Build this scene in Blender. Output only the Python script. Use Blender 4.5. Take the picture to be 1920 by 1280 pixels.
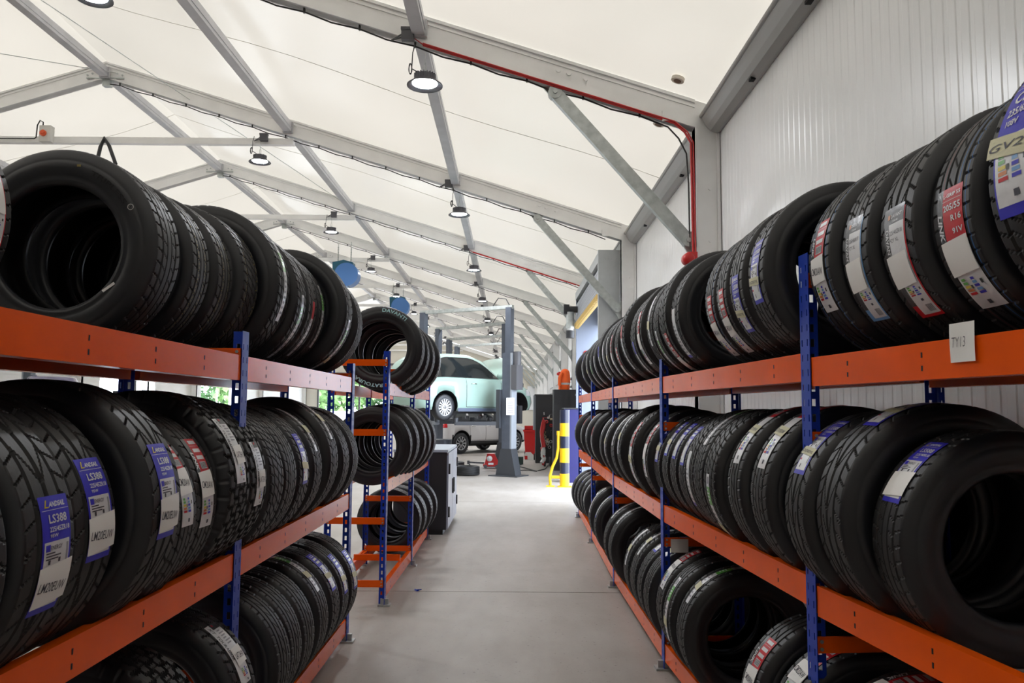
import bpy, bmesh, math, random
from math import sin, cos, pi, radians, sqrt, atan2
from mathutils import Vector, Matrix
random.seed(7)
for o in list(bpy.data.objects): bpy.data.objects.remove(o)
SC = bpy.context.scene; COL = SC.collection
R_ = radians

# ---------------------------------------------------------------- camera, sky, exposure
CAM_H = 1.46; F = 1478.0; PITCH = 0.0862; YAW = 0.0008; ROLL = 0.0077
cam = bpy.data.cameras.new('camera'); camo = bpy.data.objects.new('camera', cam); COL.objects.link(camo)
cam.sensor_width = 36; cam.sensor_fit = 'HORIZONTAL'; cam.lens = 36 * F / 1920; cam.clip_end = 400; cam.clip_start = 0.05
_r = Vector((cos(YAW), -sin(YAW), 0)); _f0 = Vector((sin(YAW), cos(YAW), 0)); _z = Vector((0, 0, 1))
_fw = _f0 * cos(PITCH) + _z * sin(PITCH); _up = _z * cos(PITCH) - _f0 * sin(PITCH)
CR = _r * cos(ROLL) + _up * sin(ROLL); CU = _up * cos(ROLL) - _r * sin(ROLL)
camo.matrix_world = Matrix(((CR.x, CU.x, -_fw.x, 0), (CR.y, CU.y, -_fw.y, 0), (CR.z, CU.z, -_fw.z, CAM_H), (0, 0, 0, 1)))
cam.dof.use_dof = True; cam.dof.focus_distance = 4.2; cam.dof.aperture_fstop = 13.0
SC.camera = camo
def ray(px, py): return _fw + CR * ((px - 960) / F) - CU * ((py - 640) / F)
def at(px, py, Y):                       # point seen at a picture position, at distance Y down the hall
    d = ray(px, py); k = Y / d.y; return Vector((d.x * k, Y, CAM_H + d.z * k))
def on_floor(px, py):
    d = ray(px, py); k = -CAM_H / d.z; return Vector((d.x * k, d.y * k, 0))
def pix(P):
    v = Vector(P) - Vector((0, 0, CAM_H)); d = v.dot(_fw); return 960 + F * v.dot(CR) / d, 640 - F * v.dot(CU) / d

w = bpy.data.worlds.new('overcast_sky'); SC.world = w; w.use_nodes = True
bg = w.node_tree.nodes['Background']; bg.inputs[0].default_value = (0.80, 0.88, 1.0, 1); bg.inputs[1].default_value = 8.0
SC.view_settings.view_transform = 'Standard'; SC.view_settings.look = 'None'
SC.view_settings.gamma = 1; SC.view_settings.use_curve_mapping = False
SC.view_settings.exposure = 0.55
SC.cycles.max_bounces = 8; SC.cycles.diffuse_bounces = 4; SC.cycles.sample_clamp_indirect = 6

# ---------------------------------------------------------------- materials
MATS = {}
def mat(name, col, rough=0.5, metal=0.0, noise=0.0, nscale=8.0, bump=0.0, bscale=60.0, emit=0.0, spec=0.5, coat=0.0):
    if name in MATS: return MATS[name]
    m = bpy.data.materials.new(name); m.use_nodes = True; nt = m.node_tree; b = nt.nodes['Principled BSDF']
    b.inputs['Base Color'].default_value = (*col, 1); b.inputs['Roughness'].default_value = rough
    b.inputs['Metallic'].default_value = metal; b.inputs['Specular IOR Level'].default_value = spec
    b.inputs['Coat Weight'].default_value = coat
    if emit: b.inputs['Emission Color'].default_value = (*col, 1); b.inputs['Emission Strength'].default_value = emit
    tc = nt.nodes.new('ShaderNodeTexCoord')
    if noise:
        n = nt.nodes.new('ShaderNodeTexNoise'); n.inputs['Scale'].default_value = nscale; n.inputs['Detail'].default_value = 5
        nt.links.new(tc.outputs['Object'], n.inputs['Vector'])
        r = nt.nodes.new('ShaderNodeMapRange'); r.inputs[1].default_value = 0.3; r.inputs[2].default_value = 0.7
        r.inputs[3].default_value = 1 - noise; r.inputs[4].default_value = 1 + noise
        nt.links.new(n.outputs['Fac'], r.inputs[0])
        mx = nt.nodes.new('ShaderNodeVectorMath'); mx.operation = 'SCALE'; mx.inputs[0].default_value = col
        nt.links.new(r.outputs[0], mx.inputs['Scale']); nt.links.new(mx.outputs[0], b.inputs['Base Color'])
    if bump:
        n2 = nt.nodes.new('ShaderNodeTexNoise'); n2.inputs['Scale'].default_value = bscale; n2.inputs['Detail'].default_value = 4
        nt.links.new(tc.outputs['Object'], n2.inputs['Vector'])
        bp = nt.nodes.new('ShaderNodeBump'); bp.inputs['Strength'].default_value = bump; bp.inputs['Distance'].default_value = 0.005
        nt.links.new(n2.outputs['Fac'], bp.inputs['Height']); nt.links.new(bp.outputs[0], b.inputs['Normal'])
    MATS[name] = m; return m
ORANGE = mat('orange_paint', (0.92, 0.115, 0.004), 0.24, noise=0.06, nscale=5, bump=0.05, bscale=20, spec=0.25)
BLUE = mat('blue_paint', (0.012, 0.052, 0.45), 0.38, noise=0.08, spec=0.25)
DARK = mat('dark_slot', (0.006, 0.006, 0.008), 0.8)
GALV = mat('galvanised_steel', (0.46, 0.49, 0.48), 0.42, 0.7, noise=0.16, nscale=14)
ALU = mat('aluminium_frame', (0.84, 0.84, 0.83), 0.45, 0.1, noise=0.05, nscale=3)
ALUD = mat('aluminium_purlin', (0.52, 0.52, 0.54), 0.45, 0.35, noise=0.08, nscale=4)
PANEL = mat('wall_panel', (0.86, 0.87, 0.87), 0.28, noise=0.02, nscale=1.5)
PANELW = mat('white_cladding', (0.72, 0.72, 0.70), 0.4, noise=0.03, nscale=2)
RUB = mat('tyre_rubber', (0.0125, 0.0125, 0.0135), 0.50, noise=0.25, nscale=9, bump=0.15, bscale=70, spec=0.42)
RUBS = mat('sidewall_rubber', (0.012, 0.013, 0.017), 0.37, noise=0.2, nscale=6, bump=0.06, bscale=40, spec=0.5)
RUBI = mat('inner_liner_rubber', (0.008, 0.008, 0.009), 0.6, spec=0.3)
LINEY = mat('yellow_tread_line', (0.24, 0.19, 0.05), 0.6)
LINEB = mat('blue_tread_line', (0.02, 0.10, 0.28), 0.6)
LINER = mat('red_tread_line', (0.15, 0.03, 0.03), 0.6)
WHITE = mat('sticker_white', (0.68, 0.69, 0.72), 0.30, noise=0.04, nscale=30, bump=0.25, bscale=45)
PAPER = mat('paper_white', (0.86, 0.86, 0.85), 0.6, bump=0.2, bscale=25)
TAPE = mat('masking_tape', (0.62, 0.60, 0.40), 0.6, bump=0.3, bscale=40)
SBLUE = mat('sticker_blue', (0.04, 0.035, 0.52), 0.36, bump=0.15, bscale=45, spec=0.2)
SRED = mat('sticker_red', (0.56, 0.012, 0.022), 0.36, bump=0.15, bscale=45, spec=0.2)
SGREEN = mat('sticker_green', (0.10, 0.42, 0.05), 0.28, bump=0.2, bscale=45)
SBLACK = mat('sticker_black', (0.012, 0.012, 0.014), 0.3, bump=0.3, bscale=50)
SCYAN = mat('sticker_light_blue', (0.10, 0.30, 0.62), 0.3)
SORNG = mat('sticker_orange', (0.65, 0.20, 0.03), 0.3)
SYEL = mat('sticker_yellow', (0.70, 0.55, 0.02), 0.3)
INK = mat('ink_grey', (0.05, 0.05, 0.07), 0.6)
GREYINK = mat('print_grey', (0.30, 0.30, 0.34), 0.5)
STEEL = mat('bright_steel', (0.6, 0.6, 0.6), 0.3, 0.9)
BLACKP = mat('black_plastic', (0.02, 0.02, 0.023), 0.45)
GREYP = mat('grey_plastic', (0.10, 0.10, 0.11), 0.5)
REDC = mat('red_plastic', (0.55, 0.02, 0.02), 0.35)
MLIST = [RUB, RUBS, RUBI, LINEY, LINEB, LINER]
LM = [WHITE, PAPER, TAPE, SBLUE, SRED, SGREEN, SBLACK, SCYAN, SORNG, SYEL, INK, GREYINK]

# ---------------------------------------------------------------- mesh builder
class MB:
    def __init__(s): s.v = []; s.f = []; s.m = []; s.s = []
    def add(s, vs, fs, m=0, smooth=False, M=None):
        n = len(s.v)
        s.v.extend([tuple(M @ Vector(p)) for p in vs] if M is not None else [tuple(p) for p in vs])
        for f in fs: s.f.append(tuple(i + n for i in f)); s.m.append(m); s.s.append(smooth)
        return s
    def box(s, a, b, m=0, M=None):
        (x0, y0, z0), (x1, y1, z1) = a, b
        v = [(x0, y0, z0), (x1, y0, z0), (x1, y1, z0), (x0, y1, z0), (x0, y0, z1), (x1, y0, z1), (x1, y1, z1), (x0, y1, z1)]
        return s.add(v, [(0, 3, 2, 1), (4, 5, 6, 7), (0, 1, 5, 4), (1, 2, 6, 5), (2, 3, 7, 6), (3, 0, 4, 7)], m, False, M)
    def bar(s, p0, p1, w, h, m=0, up=(0, 0, 1), off=0.0):       # rectangular bar from p0 to p1
        p0 = Vector(p0); p1 = Vector(p1); d = (p1 - p0); L = d.length; d.normalize()
        x = d.cross(Vector(up)); 
        if x.length < 1e-4: x = Vector((1, 0, 0))
        x.normalize(); z = x.cross(d)
        M = Matrix(((x.x, d.x, z.x, p0.x), (x.y, d.y, z.y, p0.y), (x.z, d.z, z.z, p0.z), (0, 0, 0, 1)))
        return s.box((-w / 2, 0, off - h / 2), (w / 2, L, off + h / 2), m, M)
    def cyl(s, p0, p1, r, n=16, m=0, r1=None, caps=True):
        p0 = Vector(p0); p1 = Vector(p1); d = (p1 - p0).normalized(); a = Vector((1, 0, 0)) if abs(d.x) < .9 else Vector((0, 1, 0))
        x = d.cross(a).normalized(); y = d.cross(x); r1 = r if r1 is None else r1
        vs = [p0 + (x * cos(2 * pi * i / n) + y * sin(2 * pi * i / n)) * r for i in range(n)] + \
             [p1 + (x * cos(2 * pi * i / n) + y * sin(2 * pi * i / n)) * r1 for i in range(n)]
        s.add(vs, [(i, i + n, (i + 1) % n + n, (i + 1) % n) for i in range(n)], m, True)
        if caps: s.add(vs, [tuple(range(n)), tuple(range(2 * n - 1, n - 1, -1))], m, False)
        return s
    def tube(s, pts, r, n=8, m=0):
        pts = [Vector(p) for p in pts]; vs = []; x = None
        for i, p in enumerate(pts):
            d = (pts[min(i + 1, len(pts) - 1)] - pts[max(i - 1, 0)]).normalized()
            if x is None: x = d.cross(Vector((0, 0, 1)) if abs(d.z) < .9 else Vector((1, 0, 0))).normalized()
            else: x = (x - d * x.dot(d)).normalized()
            y = d.cross(x)
            vs += [p + (x * cos(2 * pi * k / n) + y * sin(2 * pi * k / n)) * r for k in range(n)]
        fs = [(i * n + k, i * n + (k + 1) % n, (i + 1) * n + (k + 1) % n, (i + 1) * n + k) for i in range(len(pts) - 1) for k in range(n)]
        s.add(vs, fs, m, True); return s
    def lathe(s, prof, n=24, m=0, axis='z', M=None, smooth=True):  # prof: (r, h)
        vs = []
        for i in range(n):
            a = 2 * pi * i / n
            for r, h in prof:
                vs.append((r * cos(a), r * sin(a), h) if axis == 'z' else (r * cos(a), h, r * sin(a)))
        k = len(prof)
        return s.add(vs, [(i * k + j, ((i + 1) % n) * k + j, ((i + 1) % n) * k + j + 1, i * k + j + 1) for i in range(n) for j in range(k - 1)], m, smooth, M)
    def prism(s, poly, h0, h1, m=0, M=None):                      # poly in xy, extruded in z
        n = len(poly); vs = [(x, y, h0) for x, y in poly] + [(x, y, h1) for x, y in poly]
        return s.add(vs, [tuple(range(n - 1, -1, -1)), tuple(range(n, 2 * n))] + [(i, (i + 1) % n, (i + 1) % n + n, i + n) for i in range(n)], m, False, M)
    def mesh(s, name, mats):
        me = bpy.data.meshes.new(name); me.from_pydata(s.v, [], s.f)
        for x in (mats if isinstance(mats, list) else [mats]): me.materials.append(x)
        me.polygons.foreach_set('material_index', s.m); me.polygons.foreach_set('use_smooth', s.s); me.update(); return me
    def build(s, name, mats, parent=None, loc=None):
        o = bpy.data.objects.new(name, s.mesh(name, mats)); COL.objects.link(o)
        if parent: o.parent = parent
        if loc is not None: o.location = loc
        return o
def tag(o, label=None, cat=None, group=None, kind=None):
    if label: o['label'] = label
    if cat: o['category'] = cat
    if group: o['group'] = group
    if kind: o['kind'] = kind
    return o
def empty(name, loc=(0, 0, 0), rz=0): 
    o = bpy.data.objects.new(name, None); COL.objects.link(o); o.location = loc; o.rotation_euler = (0, 0, rz); o.empty_display_size = .1; return o
def struct(name, mb, mats): o = mb.build(name, mats); o['kind'] = 'structure'; return o
def copy_tree(o, parent=None):
    c = o.copy(); COL.objects.link(c); c.parent = parent
    for ch in list(o.children): copy_tree(ch, c)
    return c
ORD = ['nearest', 'second', 'third', 'fourth', 'fifth', 'sixth', 'seventh', 'eighth', 'ninth', 'tenth', 'eleventh', 'twelfth',
       'thirteenth', 'fourteenth', 'fifteenth', 'sixteenth', 'seventeenth', 'eighteenth', 'nineteenth', 'twentieth', 'twenty-first',
       'twenty-second', 'twenty-third', 'twenty-fourth', 'twenty-fifth', 'twenty-sixth', 'twenty-seventh', 'twenty-eighth']

# text outlines, cached as flat polygons
TXT = {}
def text2d(s, shear=0.0, bold=0.012):
    k = (s, shear, bold)
    if k in TXT: return TXT[k]
    c = bpy.data.curves.new('t', 'FONT'); c.body = s; c.size = 1; c.resolution_u = 2; c.shear = shear; c.offset = bold
    o = bpy.data.objects.new('t', c); COL.objects.link(o)
    dg = bpy.context.evaluated_depsgraph_get(); me = bpy.data.meshes.new_from_object(o.evaluated_get(dg))
    vs = [(v.co.x, v.co.y) for v in me.vertices]; fs = [tuple(p.vertices) for p in me.polygons]
    bpy.data.objects.remove(o); bpy.data.curves.remove(c); bpy.data.meshes.remove(me)
    x0 = min(v[0] for v in vs); x1 = max(v[0] for v in vs)
    TXT[k] = (vs, fs, x0, x1); return TXT[k]

# ---------------------------------------------------------------- setting: tent hall
X_COL = 1.73; Z_E = 4.147; X_RID = -6.568; Z_RID = 6.731; Y1 = 7.361
SL = (Z_RID - Z_E) / (X_COL - X_RID); X_LEFT = 2 * X_RID - X_COL
FR = [Y1 + 5 * (k - 1) for k in range(-1, 12)]          # portal frames
def zu(x): return Z_RID - SL * abs(x - X_RID)           # underside of the rafters
Y0, YE = FR[0], FR[-1]
RT = 0.27                                               # rafter depth

# floor
m = bpy.data.materials.new('concrete_floor'); m.use_nodes = True; nt = m.node_tree; b = nt.nodes['Principled BSDF']
tc = nt.nodes.new('ShaderNodeTexCoord'); L = nt.links.new
def noise(sc, det=6, stretch=(1, 1, 1), rough=.6):
    mp = nt.nodes.new('ShaderNodeMapping'); mp.inputs['Scale'].default_value = stretch; L(tc.outputs['Object'], mp.inputs['Vector'])
    n = nt.nodes.new('ShaderNodeTexNoise'); n.inputs['Scale'].default_value = sc; n.inputs['Detail'].default_value = det; n.inputs['Roughness'].default_value = rough
    L(mp.outputs[0], n.inputs['Vector']); return n.outputs['Fac']
cr = nt.nodes.new('ShaderNodeValToRGB'); cr.color_ramp.elements[0].position = .3; cr.color_ramp.elements[1].position = .72
cr.color_ramp.elements[0].color = (0.27, 0.238, 0.207, 1); cr.color_ramp.elements[1].color = (0.41, 0.386, 0.362, 1)
mixn = nt.nodes.new('ShaderNodeMath'); mixn.operation = 'ADD'
a1 = nt.nodes.new('ShaderNodeMath'); a1.operation = 'MULTIPLY'; a1.inputs[1].default_value = .6; L(noise(1.1), a1.inputs[0])
a2 = nt.nodes.new('ShaderNodeMath'); a2.operation = 'MULTIPLY'; a2.inputs[1].default_value = .4; L(noise(5, 8, (1, .35, 1)), a2.inputs[0])
L(a1.outputs[0], mixn.inputs[0]); L(a2.outputs[0], mixn.inputs[1]); L(mixn.outputs[0], cr.inputs[0])
sp = nt.nodes.new('ShaderNodeMapRange'); sp.inputs[1].default_value = .28; sp.inputs[2].default_value = .36; sp.inputs[3].default_value = .55; L(noise(38, 3), sp.inputs[0])
mu = nt.nodes.new('ShaderNodeVectorMath'); mu.operation = 'SCALE'; L(cr.outputs[0], mu.inputs[0]); L(sp.outputs[0], mu.inputs['Scale']); L(mu.outputs[0], b.inputs['Base Color'])
rr = nt.nodes.new('ShaderNodeMapRange'); rr.inputs[3].default_value = .38; rr.inputs[4].default_value = .62; L(noise(2.2), rr.inputs[0]); L(rr.outputs[0], b.inputs['Roughness'])
bp = nt.nodes.new('ShaderNodeBump'); bp.inputs['Strength'].default_value = .2; bp.inputs['Distance'].default_value = .01; L(noise(12, 8), bp.inputs['Height']); L(bp.outputs[0], b.inputs['Normal'])
FLOOR = m
fl = MB()
JO = on_floor(900, 1109).y                               # saw-cut joints in the slab
ys = [Y0 - .1, -2.2, JO, JO + 6.2, JO + 12.4, JO + 18.6, JO + 24.8, JO + 31, YE + .1]
for i in range(len(ys) - 1): fl.box((X_LEFT - .3, ys[i] + .006, -.15), (X_COL + .3, ys[i + 1] - .006, 0), 0)
fl.box((X_LEFT - .3, Y0 - .1, -.16), (X_COL + .3, YE + .1, -.012), 1)
struct('floor', fl, [FLOOR, mat('joint_filler', (0.10, 0.085, 0.065), .8)])
g = MB(); g.box((-120, -60, -.3), (120, 200, -.17)); struct('ground', g, mat('yard_concrete', (0.42, 0.41, 0.39), .8, noise=.1, nscale=.5))

# membrane roof: translucent PVC, each bay a shallow upward bow
m = bpy.data.materials.new('translucent_membrane'); m.use_nodes = True; nt = m.node_tree; nt.nodes.remove(nt.nodes['Principled BSDF']); L = nt.links.new
out = nt.nodes['Material Output']; tc = nt.nodes.new('ShaderNodeTexCoord')
tr = nt.nodes.new('ShaderNodeBsdfTranslucent'); df = nt.nodes.new('ShaderNodeBsdfDiffuse'); gl = nt.nodes.new('ShaderNodeBsdfGlossy'); gl.inputs['Roughness'].default_value = .28
gl.inputs['Color'].default_value = (.9, .9, .9, 1); df.inputs['Color'].default_value = (.46, .45, .43, 1)
cr = nt.nodes.new('ShaderNodeValToRGB'); n = nt.nodes.new('ShaderNodeTexNoise'); n.inputs['Scale'].default_value = .5; n.inputs['Detail'].default_value = 3
L(tc.outputs['Object'], n.inputs['Vector']); L(n.outputs['Fac'], cr.inputs[0])
cr.color_ramp.elements[0].position = .3; cr.color_ramp.elements[1].position = .7
cr.color_ramp.elements[0].color = (.075, .065, .0515, 1); cr.color_ramp.elements[1].color = (.082, .071, .0565, 1); L(cr.outputs[0], tr.inputs['Color'])
ad = nt.nodes.new('ShaderNodeAddShader'); L(tr.outputs[0], ad.inputs[0]); L(df.outputs[0], ad.inputs[1])
fn = nt.nodes.new('ShaderNodeFresnel'); fn.inputs[0].default_value = 1.33
mx = nt.nodes.new('ShaderNodeMixShader'); L(fn.outputs[0], mx.inputs[0]); L(ad.outputs[0], mx.inputs[1]); L(gl.outputs[0], mx.inputs[2]); L(mx.outputs[0], out.inputs['Surface'])
MEMB = m
rf = MB(); seam = MB()
NX = 16
for side in (1, -1):
    for a in range(len(FR) - 1):
        ya, yb = FR[a], FR[a + 1]; vs = []; NY = 10
        for i in range(NX + 1):
            x = X_RID + side * (X_COL + .35 - X_RID) * i / NX
            for j in range(NY + 1):
                t = j / NY; vs.append((x, ya + (yb - ya) * t, zu(x) + RT + .01 + .10 * sin(pi * t) * (1 - (i / NX) ** 6)))
        rf.add(vs, [(i * (NY + 1) + j, (i + 1) * (NY + 1) + j, (i + 1) * (NY + 1) + j + 1, i * (NY + 1) + j + 1)[::(-1 if side == 1 else 1)] for i in range(NX) for j in range(NY)], 0, True)
        pts = []
        for i in range(NX + 1):                           # welded seam across the middle of each bay
            x = X_RID + side * (X_COL + .2 - X_RID) * i / NX
            pts.append((x, (ya + yb) / 2 + .12 * sin(i * .7), zu(x) + RT + .007 + .10 * (1 - (i / NX) ** 6)))
        seam.tube(pts, .0035, 5)
ro = struct('ceiling', rf, MEMB)
sm = seam.build('membrane_seams', mat('seam_weld', (.60, .58, .53), .6)); sm['kind'] = 'structure'; sm.name = 'trim_1'
# two small vent rings in the sheet beside the first rafter
for k, (px, py) in enumerate(((1272, 146), (1236, 229))):
    d = ray(px, py); t = 1
    for _ in range(4000):
        P = Vector((0, 0, CAM_H)) + d * t
        if P.z > zu(P.x) + RT - .0: break
        t += .005
    v = MB(); nrm = Vector((SL, 0, 1)).normalized(); v.cyl(P - nrm * .03, P + nrm * .0, .06, 20); v.cyl(P - nrm * .035, P - nrm * .03, .035, 16, 1)
    tag(v.build('roof_vent', [mat('vent_cream', (.75, .68, .58), .5), mat('vent_brown', (.20, .11, .07), .6)]),
        ['round cream and brown vent in the roof sheet in front of the first rafter', 'round cream and brown vent in the roof sheet behind the first rafter'][k], 'roof vent')

# portal frames, one thing each: two rafters, ridge bracket, two columns, knee braces, tie
def frame(k, Y):
    root = empty('portal_frame', (X_COL, Y, 0))
    o = root.location
    def B(name, mb, mm): return mb.build(name, mm, root, -Vector(o))
    wY = .16
    for s in (1, -1):
        xe = X_COL if s == 1 else X_LEFT; xo = xe + s * .24
        r = MB()
        pts = [(X_RID, zu(X_RID)), (xe, zu(xe)), (xo, zu(xe) - .0), (xo, zu(xo) + RT), (X_RID, zu(X_RID) + RT)]
        Mx = Matrix(((1, 0, 0, 0), (0, 0, 1, Y), (0, 1, 0, 0), (0, 0, 0, 1)))
        r.prism(pts, -wY / 2 + .02, wY / 2 - .02, 0, Mx)
        for za, zb in ((0, .03), (RT - .03, RT)):
            r.prism([(X_RID, zu(X_RID) + za), (xe, zu(xe) + za), (xe, zu(xe) + zb), (X_RID, zu(X_RID) + zb)], -wY / 2, wY / 2, 0, Mx)
        r.prism([(X_RID, zu(X_RID) + RT - .075), (xe, zu(xe) + RT - .075), (xe, zu(xe) + RT - .055), (X_RID, zu(X_RID) + RT - .055)], -wY / 2 + .01, wY / 2 - .01, 0, Mx)
        bx = X_COL - 1.2 if s == 1 else X_LEFT + 1.2      # bolt heads near the knee
        for dx in (-.1, 0, .16):
            r.cyl((bx + dx, Y - wY / 2 - .0, zu(bx + dx) + .14), (bx + dx, Y - wY / 2 - .012, zu(bx + dx) + .14), .024, 8)
        r.box((xe - s * .26 - .05, Y - wY / 2 - .006, zu(xe) + .06), (xe - s * .26 + .05, Y - wY / 2 + .02, zu(xe) + .16))
        B('rafter', r, ALU)
        c = MB(); x0, x1 = sorted((xe, xe + s * .23))
        c.box((x0, Y - .07, .0), (x1, Y + .07, zu(xe)))
        c.box((x0 - .0, Y - .085, .0), (x0 + .03, Y + .085, zu(xe))); c.box((x1 - .03, Y - .085, 0), (x1, Y + .085, zu(xe)))
        for zz in (.12, .2, 2.9, 2.95, 3.05, 3.55): c.cyl((xe + s * .13, Y - .07, zz), (xe + s * .13, Y - .082, zz), .014, 8)
        c.box((x0 - .06, Y - .14, 0), (x1 + .06, Y + .14, .018))
        B('column', c, ALU)
        kb = MB(); xa = X_COL - 1.33 if s == 1 else X_LEFT + 1.33
        za = zu(xa); pa = Vector((xa, Y - .02, za - .07)); pb = Vector((xe - s * .07, Y - .02, 3.06))
        kb.bar(pa, pb, .118, .07, 0, up=(0, 1, 0)); kb.cyl(pa + Vector((0, -.045, 0)), pa + Vector((0, .045, 0)), .065, 16); kb.cyl(pb + Vector((0, -.045, 0)), pb + Vector((0, .045, 0)), .06, 16)
        kb.prism([(xa - s * .12, za), (xa + s * .10, za), (xa + s * .04, za - .11), (xa - s * .03, za - .11)], -.012, .012, 0, Mx)
        kb.prism([(xe, 2.82), (xe, 3.18), (xe - s * .11, 3.10), (xe - s * .11, 3.02)], -.012, .012, 0, Mx)
        for p in (pa, pb): kb.cyl(p + Vector((0, -.06, 0)), p + Vector((0, -.045, 0)), .022, 8)
        B('knee_brace', kb, GALV)
    rb = MB(); rb.box((X_RID - .3, Y - .088, zu(X_RID) - .02), (X_RID + .3, Y + .088, zu(X_RID) + .0)); rb.box((X_RID - .06, Y - .05, Z_RID - .12), (X_RID + .06, Y + .05, Z_RID + .02))
    for dx in (-.28, -.2, .2, .28): rb.cyl((X_RID + dx, Y - .09, zu(X_RID + dx) + .12), (X_RID + dx, Y - .10, zu(X_RID + dx) + .12), .016, 8)
    B('ridge_bracket', rb, GALV)
    t = MB(); xt = -3.52; zt = zu(xt) - .07
    t.box((2 * X_RID - xt, Y - .05, zt - .05), (xt, Y + .05, zt + .05)); B('tie_beam', t, ALU)
    tag(root, ('grey portal frame with rafter, columns and knee braces, %s of the row down the hall' % ORD[k - 1]) if k > 0 else 'grey portal frame standing behind the viewer\'s end of the hall, %s' % ('at the gable' if k == -1 else 'one bay in'), 'portal frame', 'portal frames of the tent hall')
for i, Y in enumerate(FR):
    if i >= 2 or True: frame(i - 1, Y)
# purlins, each line between two frames is one bar
pn = ['right-hand slope near the eaves', 'right-hand slope near the ridge', 'ridge', 'left-hand slope near the ridge', 'left-hand slope near the eaves']
PX = [-.909, -3.595, X_RID, 2 * X_RID + 3.595, 2 * X_RID + .909]
for j, x in enumerate(PX):
    for a in range(1, len(FR) - 1):
        if a > 9: continue
        p = MB(); ya, yb = FR[a] + .08, FR[a + 1] - .08
        z0 = zu(x) + .04 if j != 2 else zu(x) - .0
        p.box((x - .06, ya, z0), (x + .06, yb, z0 + .15)); p.box((x - .068, ya, z0 + .05), (x + .068, yb, z0 + .065))
        p.box((x - .08, ya, z0 - .01), (x + .08, ya + .05, z0 + .16)); p.box((x - .08, yb - .05, z0 - .01), (x + .08, yb, z0 + .16))
        tag(p.build('purlin', ALUD), 'grey purlin on the %s, spanning the %s bay' % (pn[j], ORD[a - 1]), 'purlin', 'purlins under the membrane roof')

# right wall: ribbed insulated panels; a roller door between the second and third frame
XW = X_COL + .235
def ribbed(mb, ya, yb, z0, z1, x, s, per=.10):
    n = int((yb - ya) / per); prof = []
    for i in range(n):
        y = ya + i * per
        prof += [(y, 0), (y + per * .55, 0), (y + per * .64, .0028), (y + per * .91, .0028)]
    prof.append((yb, 0)); vs = []
    for y, d in prof: vs += [(x + s * d, y, z0), (x + s * d, y, z1)]
    mb.add(vs, [(2 * i, 2 * i + 1, 2 * i + 3, 2 * i + 2) for i in range(len(prof) - 1)])
    mb.box((min(x + s * .007, x + s * .08), ya, z0), (max(x + s * .007, x + s * .08), yb, z1))
wr = MB(); ZT = zu(X_COL + .24) + RT
DY0, DY1, DZ = FR[3] + .12, FR[4] - .12, 3.30
for a in range(len(FR) - 1):
    if a == 3: ribbed(wr, FR[a], FR[a + 1], 3.9, ZT, XW, 1)
    else: ribbed(wr, FR[a] + .012, FR[a + 1] - .012, 0, ZT, XW, 1)
struct('wall_right', wr, PANEL)
# left wall: white cladding with horizontal boards and two open doorways
wl = MB(); XL = X_LEFT - .235
z = 0
LOPEN = [(29.0, 33.5), (38.5, 43.5)]
segs = []; y = Y0
for a, b_ in LOPEN: segs.append((y, a)); y = b_
segs.append((y, YE))
for (ya, yb) in segs:
    z = 0
    while z < ZT - .02:
        wl.box((XL - .08, ya, z), (XL, yb, min(z + .19, ZT))); wl.box((XL - .08, ya, z + .19), (XL - .012, yb, min(z + .2, ZT))); z += .2
for a, b_ in LOPEN: wl.box((XL - .08, a, 3.4), (XL, b_, ZT))
struct('wall_left', wl, PANELW)
# gables
def gable(name, Y, holes, mm, s):
    g = MB(); Mx = Matrix(((1, 0, 0, 0), (0, 0, 1, Y), (0, 1, 0, 0), (0, 0, 0, 1)))
    xs = sorted({X_LEFT - .3, X_COL + .3, X_RID, *[h[0] for h in holes], *[h[1] for h in holes]})
    for xa, xb in zip(xs[:-1], xs[1:]):
        zb = 0
        for h in holes:
            if h[0] <= xa and xb <= h[1]: zb = h[2]
        g.prism([(xa, zb), (xb, zb), (xb, zu(xb) + RT), (xa, zu(xa) + RT)], 0, .06 * s, 0, Mx)
    return struct(name, g, mm)
gable('wall_back', YE + .1, [(-14.0, -5.0, 3.9)], mat('gable_cream', (.66, .63, .55), .6), 1)
gable('wall_front', Y0 - .1, [], MEMB, -1)
ft = MB()
for xx in (-14.0, -11.0, -8.0, -5.0): ft.box((xx - .06, YE - .02, 0), (xx + .06, YE + .09, 3.9))
ft.box((-14.06, YE - .02, 3.9), (-4.94, YE + .09, 4.05)); ft.box((-15, YE + .0, 4.6), (X_COL, YE + .09, 4.75))
struct('trim_2', ft, GREYP)
# eaves gutter beam: one length per bay, rounded inner edge
for a in range(0, len(FR) - 1):
    e = MB(); xa = X_COL + .02; ya, yb = FR[a] + .09, FR[a + 1] - .09; zz = Z_E
    prof = [(.235, -.05), (.18, -.06), (.12, -.04), (.085, .0), (.055, .05), (.035, .09), (.04, .12), (.07, .15), (.235, .15)]
    vs = [(xa + px, yy, zz + pz) for yy in (ya, yb) for px, pz in prof]; n = len(prof)
    e.add(vs, [(i, i + 1, n + i + 1, n + i) for i in range(n - 1)], 0, False); e.add(vs, [tuple(range(n)), tuple(range(2 * n - 1, n - 1, -1))])
    e.tube([(xa + .035, ya, zz + .10), (xa + .035, yb, zz + .10)], .02, 10)
    for q in range(1, 4): e.box((xa + .13, ya + q * (yb - ya) / 4 - .03, zz - .065), (xa + .17, ya + q * (yb - ya) / 4 + .03, zz - .035), 1)
    tag(e.build('eaves_beam', [mat('eaves_grey', (.40, .40, .39), .45, .2), DARK]), 'grey eaves beam along the right wall top, %s bay of the hall' % (ORD[a - 1] if a > 0 else 'rearmost'), 'eaves beam', 'eaves beams on the right wall')

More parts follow.
